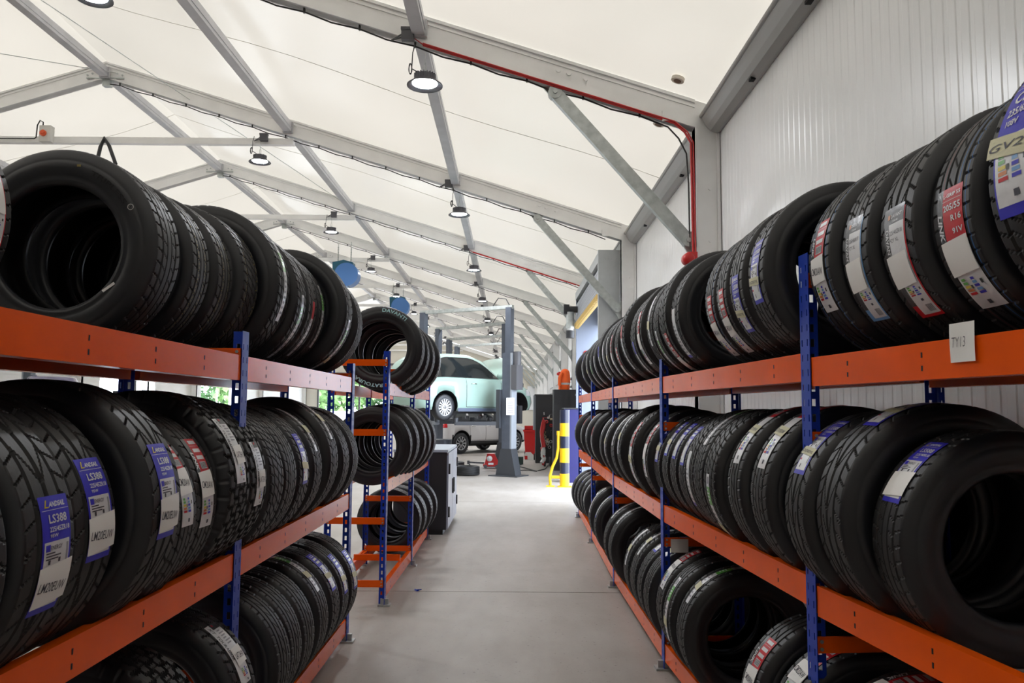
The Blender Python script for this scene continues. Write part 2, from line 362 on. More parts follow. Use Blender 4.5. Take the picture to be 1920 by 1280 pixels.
# roller door assembly
rd = empty('roller_door', (X_COL, DY0, 0)); o = Vector(rd.location)
m_ = MB(); m_.box((1.38, DY0 - .03, 0), (1.73, DY0 + .06, 4.02)); 
for dx in (.05, .12, .17, .22, .29): m_.cyl((1.38 + dx, DY0 - .03, 3.88), (1.38 + dx, DY0 - .04, 3.88), .014, 8)
m_.build('side_plate', mat('door_galv', (.50, .53, .54), .45, .3, noise=.05), rd, -o)
m_ = MB(); m_.box((1.42, DY1 - .06, 0), (XW, DY1 + .03, 4.0)); m_.build('far_side_plate', mat('door_pale', (.20, .23, .30), .5), rd, -o)
m_ = MB(); m_.box((1.40, DY0 + .06, 3.86), (XW, DY1 - .06, 4.02)); m_.box((XW - .05, DY0 + .06, 3.3), (XW, DY1 - .06, 3.9)); m_.build('hood', mat('door_galv', (0, 0, 0)), rd, -o)
m_ = MB()
for i in range(9): m_.box((1.42, DY0 + .06, 3.32 + i * .05), (1.455, DY1 - .06, 3.364 + i * .05))
m_.build('curtain', mat('door_curtain', (.36, .38, .42), .5, .2), rd, -o)
m_ = MB(); m_.cyl((1.5, DY0 + .06, 3.78), (1.5, DY1 - .06, 3.78), .06, 12); m_.build('roller_shaft', BLACKP, rd, -o)
m_ = MB(); m_.box((1.40, DY0 + .06, 3.235), (1.47, DY1 - .06, 3.32))
yy = DY0 + .15
while yy < DY1 - .15: m_.cyl((1.395, yy, 3.235), (1.395, yy, 3.325), .035, 10); yy += .16
m_.build('bottom_bar', mat('yellow_rubber', (.62, .42, .12), .6), rd, -o)
mo = MB(); mo.box((1.12, DY1 - .45, 3.52), (1.24, DY1 - .32, 3.72)); mo.cyl((1.2, DY1 - .38, 3.62), (1.42, DY1 - .38, 3.62), .07, 14)
mt = mo.build('motor', BLACKP, rd, -o)
mo = MB(); mo.cyl((1.26, DY1 - .4, 3.20), (1.26, DY1 - .4, 3.56), .085, 14, 0); mo.cyl((1.26, DY1 - .4, 3.0), (1.26, DY1 - .4, 3.16), .09, 14, 1); mo.cyl((1.26, DY1 - .4, 3.16), (1.26, DY1 - .4, 3.2), .07, 14, 2)
mo.build('gearbox', [GALV, BLACKP, PANELW], rd, -o)
tag(rd, 'raised grey roller door with yellow bottom bar in the right wall', 'roller door')

# far trees and bright yard beyond the gable doorway
def tree(x, y, h, sp, col, lab):
    root = empty('tree', (x, y, -.17)); t = MB(); t.cyl((0, 0, 0), (0, 0, h * .45), .16, 8, 0, .1); t.build('trunk', mat('bark', (.10, .07, .05), .9), root)
    c = MB(); rng = random.Random(int(x * 10 + y))
    for _ in range(900):
        u = rng.uniform(-1, 1); a = rng.uniform(0, 2 * pi); r = rng.uniform(.55, 1)
        p = Vector((sp * r * sqrt(1 - u * u) * cos(a), sp * r * sqrt(1 - u * u) * sin(a), h * .56 + h * .48 * r * u))
        q = Matrix.Rotation(rng.uniform(0, 6), 3, Vector((rng.uniform(-1, 1), rng.uniform(-1, 1), rng.uniform(-1, 1))).normalized()); s_ = rng.uniform(.18, .42)
        c.add([p + q @ Vector(v) * s_ for v in ((-1, -.5, 0), (0, -.7, .1), (1, -.4, 0), (.6, .5, .1), (-.3, .8, 0))], [(0, 1, 2, 3, 4)])
    c.build('foliage', mat('leaves_' + col, {'light': (.17, .30, .10), 'dark': (.07, .16, .05)}[col], .7, noise=.5, nscale=1.5), root)
    tag(root, lab, 'tree', 'trees beyond the far doorway')
for i, (x, y, h, sp, c_) in enumerate(((-25, 76, 7, 3.6, 'light'), (-20.5, 79, 8, 3.8, 'dark'), (-16, 75, 6.5, 3.3, 'light'), (-11.5, 78, 7.5, 3.6, 'dark'), (-7.5, 76, 7, 3.2, 'light'), (-30, 80, 9, 4, 'dark'))):
    tree(x, y, h, sp, c_, '%s leafy tree beyond the open far end, %s' % (('pale green', 'dark green')[c_ == 'dark'], ['left of the blue shelf post', 'behind the blue shelf post', 'just right of the blue shelf post', 'above the spare tyres', 'behind the raised mint car', 'leftmost of the row'][i]))
van = MB(); van.box((-24, 64, 0), (-6, 64.6, 1.15)); van.box((-24, 63.95, 1.15), (-6, 64.65, 1.22)); tag(van.build('bright_band', mat('band_white', (.75, .75, .73), .7)), 'low white block standing in for the bright band outside the open far end', 'backdrop')  # white block stands in for the band of bright ground below the trees

# ---------------------------------------------------------------- shelving racks
ZT_, ZM_, ZB_ = 1.657, .921, .146
def post_mb(h, t, n):            # T section, flange along t, web along n, with real keyhole slots
    mb = MB(); T = Vector(t); N = Vector(n); Zv = Vector((0, 0, 1)); pitch = .05; nh = int((h - .03) / pitch)
    def plate(o, a, wa, cols, th, hole):        # plate in plane (a, z), holes centred at offsets cols
        nn = a.cross(Zv).normalized() * th
        edges = [0.0]
        for c in cols: edges += [c - hole[0] / 2, c + hole[0] / 2]
        edges.append(wa)
        def cell(a0, a1, z0, z1):
            p = [o + a * a0 + Zv * z0, o + a * a1 + Zv * z0, o + a * a1 + Zv * z1, o + a * a0 + Zv * z1]
            mb.add(p + [q + nn for q in p], [(0, 1, 2, 3), (7, 6, 5, 4), (0, 4, 5, 1), (1, 5, 6, 2), (2, 6, 7, 3), (3, 7, 4, 0)])
        for i in range(0, len(edges) - 1):
            if i % 2 == 0: cell(edges[i], edges[i + 1], 0, h)
            else:
                zz = 0
                for k in range(nh):
                    zc = .04 + k * pitch; cell(edges[i], edges[i + 1], zz, zc - hole[1] / 2); zz = zc + hole[1] / 2
                cell(edges[i], edges[i + 1], zz, h)
    plate(-T * .036, T, .072, [.016, .056], .002, (.007, .022))
    plate(-T * .001 + N * .003, N, .042, [.022], .002, (.013, .026))
    return mb
def rack(name, label, fronts, height, depth, side, dz=None, ties=(), board=False):
    root = empty(name, (fronts[0][0], fronts[0][1], 0)); o = Vector(root.location)
    P = [Vector((x, y, 0)) for x, y in fronts]
    dirs = [(P[i + 1] - P[i]).normalized() for i in range(len(P) - 1)]
    N = []
    for i in range(len(P)):
        d = (dirs[max(i - 1, 0)] + dirs[min(i, len(dirs) - 1)]).normalized(); N.append(Vector((d.y, -d.x, 0)) * side)
    for i, p in enumerate(P):
        t = dirs[min(i, len(dirs) - 1)]
        for q, nn in ((p, N[i]), (p + N[i] * depth, -N[i])):
            mb = post_mb(height, t, nn); po = mb.build('post', BLUE, root, q - o)
            f = MB(); f.box((-.045, -.04, 0), (.045, .04, .012)); f.box((-.03, -.012, .01), (.03, .012, .05)); f.build('foot', GALV, po)
        for zz in (height - .09, height - .62, height - 1.28, .16):
            b_ = MB(); off = t * -.009
            b_.bar(p + N[i] * .012 + off + Vector((0, 0, zz)), p + N[i] * (depth - .012) + off + Vector((0, 0, zz)), .012, .05)
            for e in (.025, depth - .025):
                for dzz in (-.012, .012):
                    q = p + N[i] * e + off + Vector((0, 0, zz + dzz)); b_.cyl(q - t * .006, q - t * .011, .006, 8, 1)
            b_.build('crossbar', [ORANGE, GALV], root, -o)
    for i in range(len(dirs)):
        d = dirs[i]; Lb = (P[i + 1] - P[i]).length; nn = Vector((d.y, -d.x, 0)) * side
        for zt in (ZT_, ZM_, ZB_):
            zt2 = zt + (dz[i] if dz else 0)
            for base, n2 in ((P[i] + nn * .003, nn), (P[i] + nn * (depth - .003), -nn)):
                b_ = MB(); M = Matrix(((d.x, n2.x, 0, base.x), (d.y, n2.y, 0, base.y), (0, 0, 1, zt2), (0, 0, 0, 1)))
                b_.box((.037, 0, -.095), (Lb - .037, .018, 0), 0, M); b_.box((.037, .018, -.095), (Lb - .037, .044, -.005 if side == -1 or zt != ZT_ else -.026), 0, M)
                k = .28
                while k < Lb - .2:
                    for dz_ in (-.032, -.066): b_.box((k - .003, -.0008, dz_ - .007), (k + .003, .001, dz_ + .007), 1, M)
                    k += .36
                b_.build('beam', [ORANGE, DARK], root, -o)
                h_ = MB()                                 # hook tabs seen through the post slots
                for ex in (.02, Lb - .02):
                    for dz_ in (-.02, -.07): h_.box((ex - .003, .0005, dz_ - .008), (ex + .003, .012, dz_ + .008), 0, M)
                    h_.box((min(ex, ex), .001, -.09), (ex + .018 if ex < .1 else ex - .018 + .018, .012, 0), 0, M)
                h_.build('beam_hook', mat('hook_red', (.55, .06, .03), .4), root, -o)
    if board:
        for i in range(len(dirs)):
            d = dirs[i]; Lb = (P[i + 1] - P[i]).length; nn = Vector((d.y, -d.x, 0)) * side; zt = ZT_ + (dz[i] if dz else 0)
            M = Matrix(((d.x, nn.x, 0, P[i].x), (d.y, nn.y, 0, P[i].y), (0, 0, 1, zt))  + ((0, 0, 0, 1),))
            b_ = MB(); bo = 0 if side == -1 else -.020; b_.box((.05, .022, bo - .005), (Lb - .05, depth - .022, bo + .003), 0, M); b_.build('shelf_board', mat('dark_board', (.03, .025, .022), .8), root, -o)
    for (i, tt, zt) in ties:
        q = P[i] + dirs[i] * tt; nn = Vector((dirs[i].y, -dirs[i].x, 0)) * side; b_ = MB()
        b_.bar(q + nn * .03 + Vector((0, 0, zt)), q + nn * (depth - .03) + Vector((0, 0, zt)), .03, .05); b_.build('tie_bar', ORANGE, root, -o)
    tag(root, label, 'shelving rack', 'blue and orange tyre racks'); return root
RP = [(1.19, .66), (.983, 2.63), (.876, 4.618), (.862, 6.692), (.902, 8.876), (.935, 10.95)]
LP = [(-1.018, .90), (-1.018, 3.006), (-1.018, 5.097)]
QP = [(-.93, 6.02), (-.915, 7.52), (-.925, 9.02)]
DEP = .46
rack('tyre_rack', 'long blue and orange tyre rack running along the right wall', RP, 1.99, DEP, 1, dz=[-.018, 0, 0, 0, 0], ties=((1, .8, ZM_ - .05), (2, 1.0, ZM_ - .05)), board=True)
rack('tyre_rack', 'blue and orange tyre rack in the left foreground', LP, 1.75, DEP, -1, ties=((1, .9, ZM_ - .05),), board=True)
rack('tyre_rack', 'shorter blue and orange tyre rack beyond the left one, end frame facing us', QP, 1.90, DEP, -1, ties=((0, .95, ZB_ + .03),))

# ---------------------------------------------------------------- tyres
TR = .315; TW = .205
def crown(y): return TR - .42 * y * y
def tyre_mesh(pat):
    N = 432
    side = [(-.072, .196), (-.083, .197), (-.092, .205), (-.0955, .214), (-.093, .220), (-.0975, .228), (-.1015, .242), (-.1025, .256), (-.1005, .270), (-.0985, .2725), (-.0985, .276), (-.0955, .288), (-.091, .298), (-.088, .3035), (-.085, .3075)]
    nt_ = 44; tread = []
    for j in range(nt_ + 1):
        y = -.082 + .164 * j / nt_; tread.append((y, crown(y) - (.0012 if abs(y) > .079 else 0)))
    inner = [(.070, .196), (.074, .215), (.088, .240), (.090, .265), (.080, .290), (.062, .301), (.03, .3045), (0, .305), (-.03, .3045), (-.062, .301), (-.080, .290), (-.090, .265), (-.088, .240), (-.074, .215)]
    prof = side + tread + [(-y, r) for y, r in reversed(side)] + inner
    ns = len(side); K = len(prof)
    D = .0065
    def groove(i, j):
        u = j / nt_ * 2 - 1; a = abs(u)
        if pat == 'touring':
            if j in (9, 10, 18, 26, 34, 35): return D
            if a > .62 and a < .99 and (i + int((j if u < 0 else nt_ - j) * .25)) % 9 == 0: return .004
            if .25 < a < .55 and (i + j // 2) % 9 == 3: return .0025
        elif pat == 'ribbed':
            if j in (8, 9, 16, 17, 27, 28, 35, 36): return D
            if a > .66 and a < .99 and i % 8 == 0: return .0035
            if a < .15 and (i + j) % 12 == 0: return .002
        elif pat == 'sport':
            if j in (10, 11, 21, 22, 23, 33, 34): return D
            if a > .56 and a < .99 and (i + int(abs(j - 22) * .5)) % 10 == 0: return .005
            if a <= .48 and (i - abs(j - 22) * 2) % 26 in (0, 1): return .0045
        elif pat == 'block':
            if j in (8, 9, 22, 35, 36): return D
            if a > .62 and (i + j // 3) % 8 in (0,): return .006
            if a < .6 and (i + j // 2) % 8 == 4: return .0045
        elif pat == 'at':
            z = 1 if (i % 12) < 6 else -1; rw = 0
            for e_ in (8, 17, 27, 36):
                if j in (e_ + z, e_ + z + 1): return .011
                if j > e_ + z: rw += 1
            if (i + 6 * (rw % 2) + (j % 3)) % 12 in (0, 1): return .011
            if rw in (1, 2, 3) and (i + 6 * (rw % 2)) % 12 == 7 and j % 2: return .003
        return 0
    vs = []
    for i in range(N):
        a = 2 * pi * i / N; ca, sa = cos(a), sin(a)
        for k, (y, r) in enumerate(prof):
            j = k - ns
            if 0 <= j <= nt_: r = r - groove(i, j)
            elif pat == 'at' and (ns - 4 <= k < ns or ns + nt_ < k <= ns + nt_ + 4) and i % 12 in (6, 7): r -= .008
            vs.append((r * ca, y, r * sa))
    mb = MB(); fs = []; ms = []; sm_ = []
    lines = {'lines_y': (14, 30), 'x': ()}
    for i in range(N):
        i2 = (i + 1) % N
        for k in range(K):
            k2 = (k + 1) % K; j = k - ns
            fs.append((i * K + k, i * K + k2, i2 * K + k2, i2 * K + k))
            if 0 <= j < nt_: ms.append(0); sm_.append(False)
            elif k < ns or ns + nt_ <= k < 2 * ns + nt_: ms.append(1); sm_.append(True)
            else: ms.append(2); sm_.append(True)
    me = bpy.data.meshes.new('tyre'); me.from_pydata(vs, [], fs)
    for x in MLIST: me.materials.append(x)
    me.polygons.foreach_set('material_index', ms); me.polygons.foreach_set('use_smooth', sm_); me.update()
    return me, ms, K, N, ns
TM = {}
for p_ in ('touring', 'ribbed', 'sport', 'block', 'at'): TM[p_] = tyre_mesh(p_)
def with_lines(pat, lines, key):               # factory paint lines moulded round the tread
    me, ms, K, N, ns = TM[pat]; me2 = me.copy(); ms2 = list(ms)
    for i in range(N):
        for j, mi in lines:
            if mi == 3 and i % 3 == 0: continue
            ms2[i * K + ns + j] = mi
    me2.polygons.foreach_set('material_index', ms2); TM[key] = (me2, ms2, K, N, ns)
with_lines('touring', ((13, 3), (30, 3)), 'touring_yellow'); with_lines('ribbed', ((12, 5), (31, 4), (39, 4)), 'ribbed_lines')
with_lines('ribbed', ((6, 4), (38, 4)), 'ribbed_blue'); with_lines('block', ((6, 3), (38, 3)), 'block_yellow')

# stickers: flat designs wrapped on the tread. u across the tread in reading direction, v down
class Sticker:
    def __init__(s, top, su=1, sv=1): s.mb = MB(); s.top = top; s.su = su; s.sv = sv
    def P(s, u, v, lay):
        u *= s.su; r = crown(u) + .0012 + lay * .0007; a = s.top - v * s.sv / TR
        return (r * cos(a), u, r * sin(a))
    def rect(s, u0, u1, v0, v1, m, lay=0, skew=0.0, lift=0.0):
        nv = max(1, int(abs(v1 - v0) / .010)); nu = 4 if u1 - u0 > .03 else 1; vs = []
        for j in range(nv + 1):
            for i in range(nu + 1):
                u = u0 + (u1 - u0) * i / nu; v = v0 + (v1 - v0) * j / nv
                vs.append(s.P(u, v + skew * (u - u0), lay + lift * (j / nv)))
        s.mb.add(vs, [(j * (nu + 1) + i, j * (nu + 1) + i + 1, (j + 1) * (nu + 1) + i + 1, (j + 1) * (nu + 1) + i) for j in range(nv) for i in range(nu)], LM.index(m), True)
    def text(s, t, u, v, size, m, lay=2, width=None, rot=0, shear=0, bold=.012, slope=0):
        vs, fs, x0, x1 = text2d(t, shear, bold); k = size
        sx = width / (x1 - x0) if width else k
        pts = []
        for x, y in vs:
            a, b_ = (x - x0) * sx, y * k
            if rot: a, b_ = b_ , -a
            pts.append(s.P(u + a, v - b_ + slope * a, lay))
        s.mb.add(pts, fs, LM.index(m), True)
def bars(st, u0, u1, v0, v1, n, m=GREYINK, lay=2):
    for i in range(n):
        v = v0 + (v1 - v0) * i / n; st.rect(u0, u0 + (u1 - u0) * (.5 + .5 * ((i * 37) % 10) / 10), v, v + (v1 - v0) / n * .45, m, lay)
def energy(st, u0, u1, v0, v1):
    cols = [SGREEN, SGREEN, SYEL, SORNG, SRED]; h = (v1 - v0) * .6 / 5; wd = u1 - u0
    for i, c in enumerate(cols):
        st.rect(u0 + .06 * wd, u0 + (.22 + .03 * i) * wd, v0 + i * h, v0 + i * h + h * .7, c, 2)
        st.rect(u0 + .45 * wd, u0 + (.58 + .03 * i) * wd, v0 + i * h, v0 + i * h + h * .7, (SCYAN if i % 2 else SBLUE), 2)
    st.rect(u0 + .30 * wd, u0 + .38 * wd, v0 + h * 2, v0 + h * 3, SBLACK, 2); st.rect(u0 + .75 * wd, u0 + .84 * wd, v0 + h, v0 + h * 2.2, SBLACK, 2)
    st.rect(u0 + .45 * wd, u0 + .6 * wd, v1 - h * 1.7, v1 - h * .5, INK, 2)
def barcode(st, u0, u1, v0, v1):
    st.rect(u0, u1, v0, v1, WHITE, 1.5); n = 9
    for i in range(n): x = u0 + (u1 - u0) * (i + .25) / n; st.rect(x, x + (u1 - u0) / n * (.3 + .3 * (i % 2)), v0 + .003, v1 - .003, INK, 2.2)
def paper(st, u0, u1, v0, v1, hand=None, m=PAPER, skew=-.08):
    st.rect(u0, u1, v0, v1, m, 3.2, skew, 2.0)
    if hand: st.text(hand, u0 + .006, (v0 + v1) / 2 + .012, .042 if m is PAPER else .022, INK, 5.6, width=(u1 - u0) * .86, shear=.25, bold=.004, slope=.10)
def S_land(st, model='LS388', size='225/45ZR18', load='95W', hand='LM20EUW', near=True, tape=False, w=.053, uc=0, ln=.36):
    a, b_ = uc - w, uc + w; st.rect(a, b_, 0, ln, SBLUE, 0)
    if near:
        st.text('L', a + .014, .036, .034, SYEL, 2, shear=.3); st.text('ANDSAIL', a + .030, .034, .022, WHITE, 2, width=.060, shear=.3, bold=.03)
        st.rect(a + .004, b_ - .004, .043, .0445, WHITE, 1.5)
        st.text(model, a + .024, .083, .036, WHITE, 2, width=.066, bold=.02); st.text(size, a + .024, .109, .021, WHITE, 2, width=.074, bold=.02); st.text(load, a + .025, .126, .014, WHITE, 2, bold=.02)
    else:
        for q in range(3): st.rect(a + .02, b_ - .015, .02 + q * .035, .04 + q * .035, WHITE, 1.5)
        st.rect(a + .02, b_ - .02, .025, .035, SBLUE, 2)
    st.rect(a + .006, b_ - .008, .138, ln - .022, WHITE, 1)
    st.rect(a + .010, a + .026, .146, .166, SBLUE, 2)
    if near: st.text('ENERGY', a + .028, .163, .018, INK, 2, width=.042)
    bars(st, a + .012, b_ - .03, .170, .196, 3, INK); st.rect(a + .022, a + .030, .192, .206, INK, 2); st.rect(a + .058, a + .066, .190, .203, INK, 2)
    st.rect(b_ - .020, b_ - .012, .15, .30, GREYINK, 1.6)
    st.rect(a + .008, a + .020, ln - .085, ln - .075, SRED, 2); st.rect(a + .03, a + .036, ln - .055, ln - .035, INK, 2)
    if tape: paper(st, a - .012, b_ + .004, .205, .25, hand, TAPE, .12)
    elif hand is not None: paper(st, a - .004, b_ + .008, .212, .335, hand or None, skew=-.10)
def S_clv(st):
    a, b_, ln = -.062, .062, .31; st.rect(a, b_, 0, ln, SBLUE, 0)
    st.text('L', a + .012, .030, .030, SYEL, 2, shear=.3); st.text('ANDSAIL', a + .028, .028, .022, WHITE, 2, width=.075, shear=.3, bold=.03); st.rect(a + .004, b_ - .004, .036, .0375, WHITE, 1.5)
    st.text('CLV2', a + .02, .078, .040, WHITE, 2, width=.078, bold=.02); st.text('235/65R17', a + .016, .106, .024, WHITE, 2, width=.088, bold=.02); st.text('108V', a + .02, .128, .018, WHITE, 2, bold=.02)
    st.rect(a + .006, b_ - .010, .150, ln - .022, WHITE, 1); energy(st, a + .01, b_ - .012, .185, ln - .03); paper(st, a - .02, b_ + .01, .138, .182, 'GV20', TAPE, .16)
def S_link(st, near=True, hand='', lines=('L-GRIP 55', '205/55', 'R16', '91V'), w=.055, tape=False, ln=.40):
    a, b_ = -w, w
    st.rect(a, a + .026, 0, .17, SBLACK, 0); st.rect(a + .026, b_, 0, .17, SRED, 0)
    st.text('LINK', a + .005, .075 if near else .07, .026, WHITE, 2, rot=1, shear=.2, width=.085, bold=.03)
    vv = [.030, .072, .106, .145]
    if near:
        for t, v, k in zip(lines, vv, (.016, .028, .026, .024)): st.text(t, (a + .032) if v < .08 else b_ - .048, v, k, WHITE, 2, bold=.02, width=.072 if v < .08 else .042)
    else:
        for v in vv[:3]: st.rect(a + .036, b_ - .01, v - .018, v, WHITE, 1.5)
        barcode(st, a + .04, b_ - .012, .118, .150)
    st.rect(a + .028, b_ - .004, .04, .0412, WHITE, 1.6)
    st.rect(a + .006, b_, .17, ln, WHITE, 0)
    energy(st, a + .01, b_, .285, ln - .01)
    if tape: paper(st, a - .008, b_ + .012, .22, .262, hand, TAPE, .12)
    else: paper(st, a, b_ + .002, .165, .275, hand)
def S_white(st, border=SRED, near=True, size='225/40ZR18', w=.052, ln=.38):
    a, b_ = -w, w
    st.rect(a, b_, 0, ln, border, 0); st.rect(a - .004, b_ - .004, -.012, .045, SBLACK, 1)
    st.rect(a, a + .026, .045, ln * .5, SBLACK, 1); st.rect(a + .026, b_ - .005, .045, ln - .012, WHITE, 1); st.rect(a, a + .027, ln * .62, ln - .05, SBLACK, 1)
    st.rect(a + .02, a + .032, .012, .028, SORNG, 2)
    if near:
        st.text('DAVANTI', a + .036, .026, .016, WHITE, 2, width=.058); st.text('DX640', a + .044, .040, .010, WHITE, 2)
        st.text(size, a + .03, .082, .020, INK, 2, width=.062, bold=0); st.text('92Y XL', a + .03, .106, .018, INK, 2, width=.042, bold=0)
        st.text('DAVANTI', a + .008, .060, .022, WHITE, 2, rot=1, width=.10)
    else: bars(st, a + .03, b_ - .01, .06, .115, 3)
    paper(st, a - .004, b_ - .008, .15, .26, None); energy(st, a + .03, b_, .262, ln - .06); barcode(st, b_ - .042, b_ - .012, ln - .052, ln - .018)
def S_green(st, tape=True, w=.022, ln=.34, uc=.0):
    a, b_ = uc - w, uc + w
    st.rect(a, b_, 0, .055, WHITE, 0); st.rect(a + .008, b_ - .008, .012, .042, GREYINK, 1.2); st.rect(a, b_, .055, .135, SGREEN, 0); bars(st, a + .006, b_ - .006, .065, .125, 4, SBLACK if False else WHITE, 1.2)
    st.rect(a, b_, .135, ln, WHITE, 0); bars(st, a + .006, b_ - .006, .15, ln - .02, 8)
    if tape: paper(st, a - .012, b_ + .010, .215, .255, None, TAPE, .15)
def S_plain(st, w=.020, ln=.30, uc=0.0, tape=False, top=WHITE, tail=None):
    a, b_ = uc - w, uc + w; st.rect(a, b_, 0, ln, WHITE, 0); st.rect(a, b_, 0, ln * .28, top, .8); bars(st, a + .005, b_ - .005, ln * .32, ln - .02, 8)
    if tail: st.rect(a, b_, ln - .018, ln, tail, 1.5)
    if tape: paper(st, a - .012, b_ + .014, ln * .5, ln * .66, None, TAPE, .12)
def S_at(st, ln=.34, w=.040, hand='LAT3HX'):
    a, b_ = -w, w; st.rect(a, b_, 0, ln, WHITE, 0); st.rect(a + .028, b_, .0, .035, SBLACK, 1); st.rect(a + .036, a + .046, .006, .018, SRED, 2)
    st.text('X/T  TOURADOR', a + .006, .012, .020, SBLACK, 2, rot=1, shear=.3, width=.20, bold=.02)
    bars(st, a + .034, b_ - .006, .045, .14, 6); paper(st, a + .018, b_ + .008, .16, .25, hand); energy(st, a + .028, b_, .265, ln - .005)
STY = {
 'land': (lambda s: S_land(s), 'blue sticker, handwritten slip'),
 'landf': (lambda s: S_land(s, near=False, hand=None, w=.05), 'blue and white sticker'),
 'landfp': (lambda s: S_land(s, near=False, hand='', w=.05), 'blue sticker and blank white slip'),
 'landft': (lambda s: S_land(s, near=False, hand='', w=.045, tape=True), 'taped blue sticker'),
 'landt': (lambda s: S_clv(s), 'large taped blue sticker'),
 'landm': (lambda s: S_land(s, 'LS588', '215/55R17', '98W', 'DZ0DYL', tape=True, w=.045), 'blue sticker, handwritten tape'),
 'landp': (lambda s: S_land(s, 'LS588', '225/40R18', '92W', '', w=.05), 'blue sticker and blank white slip'),
 'link': (lambda s: S_link(s), 'red size sticker'),
 'linkf': (lambda s: S_link(s, near=False, hand='CM20AW', w=.05), 'red sticker, paper slip'),
 'linkn': (lambda s: S_link(s, near=False, hand='', w=.038), 'narrow red and white sticker'),
 'linkt': (lambda s: S_link(s, near=False, hand='DYRW', w=.040, tape=True), 'taped red and white sticker'),
 'whr': (lambda s: S_white(s, SRED), 'white sticker bordered red'),
 'whb': (lambda s: S_white(s, SCYAN, size='205/45R17'), 'white sticker bordered blue'),
 'green': (lambda s: S_green(s), 'taped green and white strip'),
 'greenp': (lambda s: S_green(s, tape=False), 'green and white strip'),
 'plain': (lambda s: S_plain(s), 'plain white strip sticker'),
 'plaint': (lambda s: S_plain(s, tape=True), 'taped white strip'),
 'plainr': (lambda s: S_plain(s, top=SRED), 'red-topped white strip sticker'),
 'plainb': (lambda s: S_plain(s, top=SBLUE, tail=SBLUE), 'blue-topped white strip sticker'),
 'at': (lambda s: S_at(s), 'lettered white sticker'),
}
STY['plainw'] = (lambda s: S_plain(s, w=.032, ln=.27, uc=-.015, tail=SBLUE), 'broad white strip sticker')
SCALE = {'land': (.90, .65), 'landf': (.9, .66), 'landfp': (.9, .66), 'landft': (.95, .66), 'landm': (.95, .64), 'landp': (.95, .62), 'link': (1, .77), 'linkf': (.95, .75), 'linkn': (1, .85), 'whr': (1, .80), 'whb': (1, .82), 'at': (1, .68)}
def make_sticker(style, top, parent, uc=0.0):
    st = Sticker(top, *SCALE.get(style, (1, 1))); STY[style][0](st)
    if uc: st.mb.v = [(x, y + uc, z) for x, y, z in st.mb.v]
    return st.mb.build('sticker', LM, parent)
PDESC = {'touring': 'plain-tread tyre', 'ribbed': 'ribbed tyre', 'sport': 'sports tyre', 'block': 'block-tread tyre', 'at': 'all-terrain tyre',
         'touring_yellow': 'yellow-lined tyre', 'ribbed_lines': 'red and blue lined tyre', 'ribbed_blue': 'blue-lined tyre', 'block_yellow': 'faintly yellow-lined tyre'}
SHELF = {}
def place_tyre(X, Y, Z, R, W, pat, side, label, group, yaw=0, tilt=0):
    # side -1: left rack, tread towards +x; side 1: right rack, turned half round
    o = bpy.data.objects.new('tyre', TM[pat][0]); COL.objects.link(o)
    o.location = (X, Y, Z); o.rotation_euler = (tilt, random.uniform(-.0, .0), yaw + (pi if side == 1 else 0))
    o.scale = (R / TR, W / TW, R / TR); tag(o, label, 'tyre', group); return o
def row(side, fx, zb, recs, where, group, dz=None):
    """recs near to far: (e, style, ytop, R, W, pattern[, Y]) e = picture x of the aisle-side outline"""
    prevY = None; prevW = 0
    for i, rec in enumerate(recs):
        e, style, ytop, R, W, pat = rec[:6]; opt = rec[6] if len(rec) > 6 else {}
        Y = opt.get('Y')
        zb_ = zb + (-.018 if (side == 1 and opt.get('near')) else 0)
        hg = DEP / 2 - .02; zc = opt.get('Z', zb_ + (R + .0035 - (.020 if side == 1 else 0) if (zb == ZT_ and fx is not FQ_) else sqrt(R * R - hg * hg) + .001))
        off = .10 * (-side)   # nominal outer edge relative to the rack face
        if Y is None:
            Y = 3.0
            for _ in range(12):
                Xe = fx(Y) + off * (R - .23) / .085 * .85
                p = pix((Xe, Y + .35 * W, zc))[0]
                Y = Y * (p - 960) / (e - 960)
        if prevY is not None: Y = max(Y, prevY + (W + prevW) / 2 + .004)
        t = at(e, pix((fx(Y) + off, Y + .35 * W, zc))[1], Y + .35 * W).x
        # slide the tyre on its beams so that its outline falls where it is seen, within what the shelf allows
        Xc = t + side * R; nom = fx(Y) + side * DEP / 2
        if 'free' not in opt:
            lim = opt.get('lim', .07)
            if abs(Xc - nom) > lim: print('ROW', where, i, 'off', round(Xc - nom, 3), 'Y', round(Y, 2)); Xc = nom + max(-lim, min(lim, Xc - nom))
        desc = STY[style][1] if style else 'no sticker'
        lab = '%s, %s, %s along the %s' % (PDESC[pat], desc, ORD[i] if i else 'nearest', where)
        o = place_tyre(Xc, Y, zc, R, W, pat, side, lab, group, yaw=opt.get('yaw', random.uniform(-.025, .025)), tilt=opt.get('tilt', random.uniform(-.015, .015)))
        if style:
            best = 0; bd = 1e9
            for k in range(-60, 100):
                a = R_(k); P = (Xc - side * R * cos(a), Y, zc + R * sin(a)); d = abs(pix(P)[1] - ytop)
                if d < bd: bd = d; best = a
            make_sticker(style, best, o, opt.get('uc', 0))
        for ch in opt.get('extra', ()): ch(o)
        prevY = Y; prevW = W
def interp(P):
    def f(Y):
        for (xa, ya), (xb, yb) in zip(P[:-1], P[1:]):
            if Y <= yb or (xb, yb) == P[-1]: return xa + (xb - xa) * (Y - ya) / (yb - ya)
    return f
FR_, FL_, FQ_ = interp(RP), interp(LP), interp(QP)
W = .205
N1 = dict(near=1)
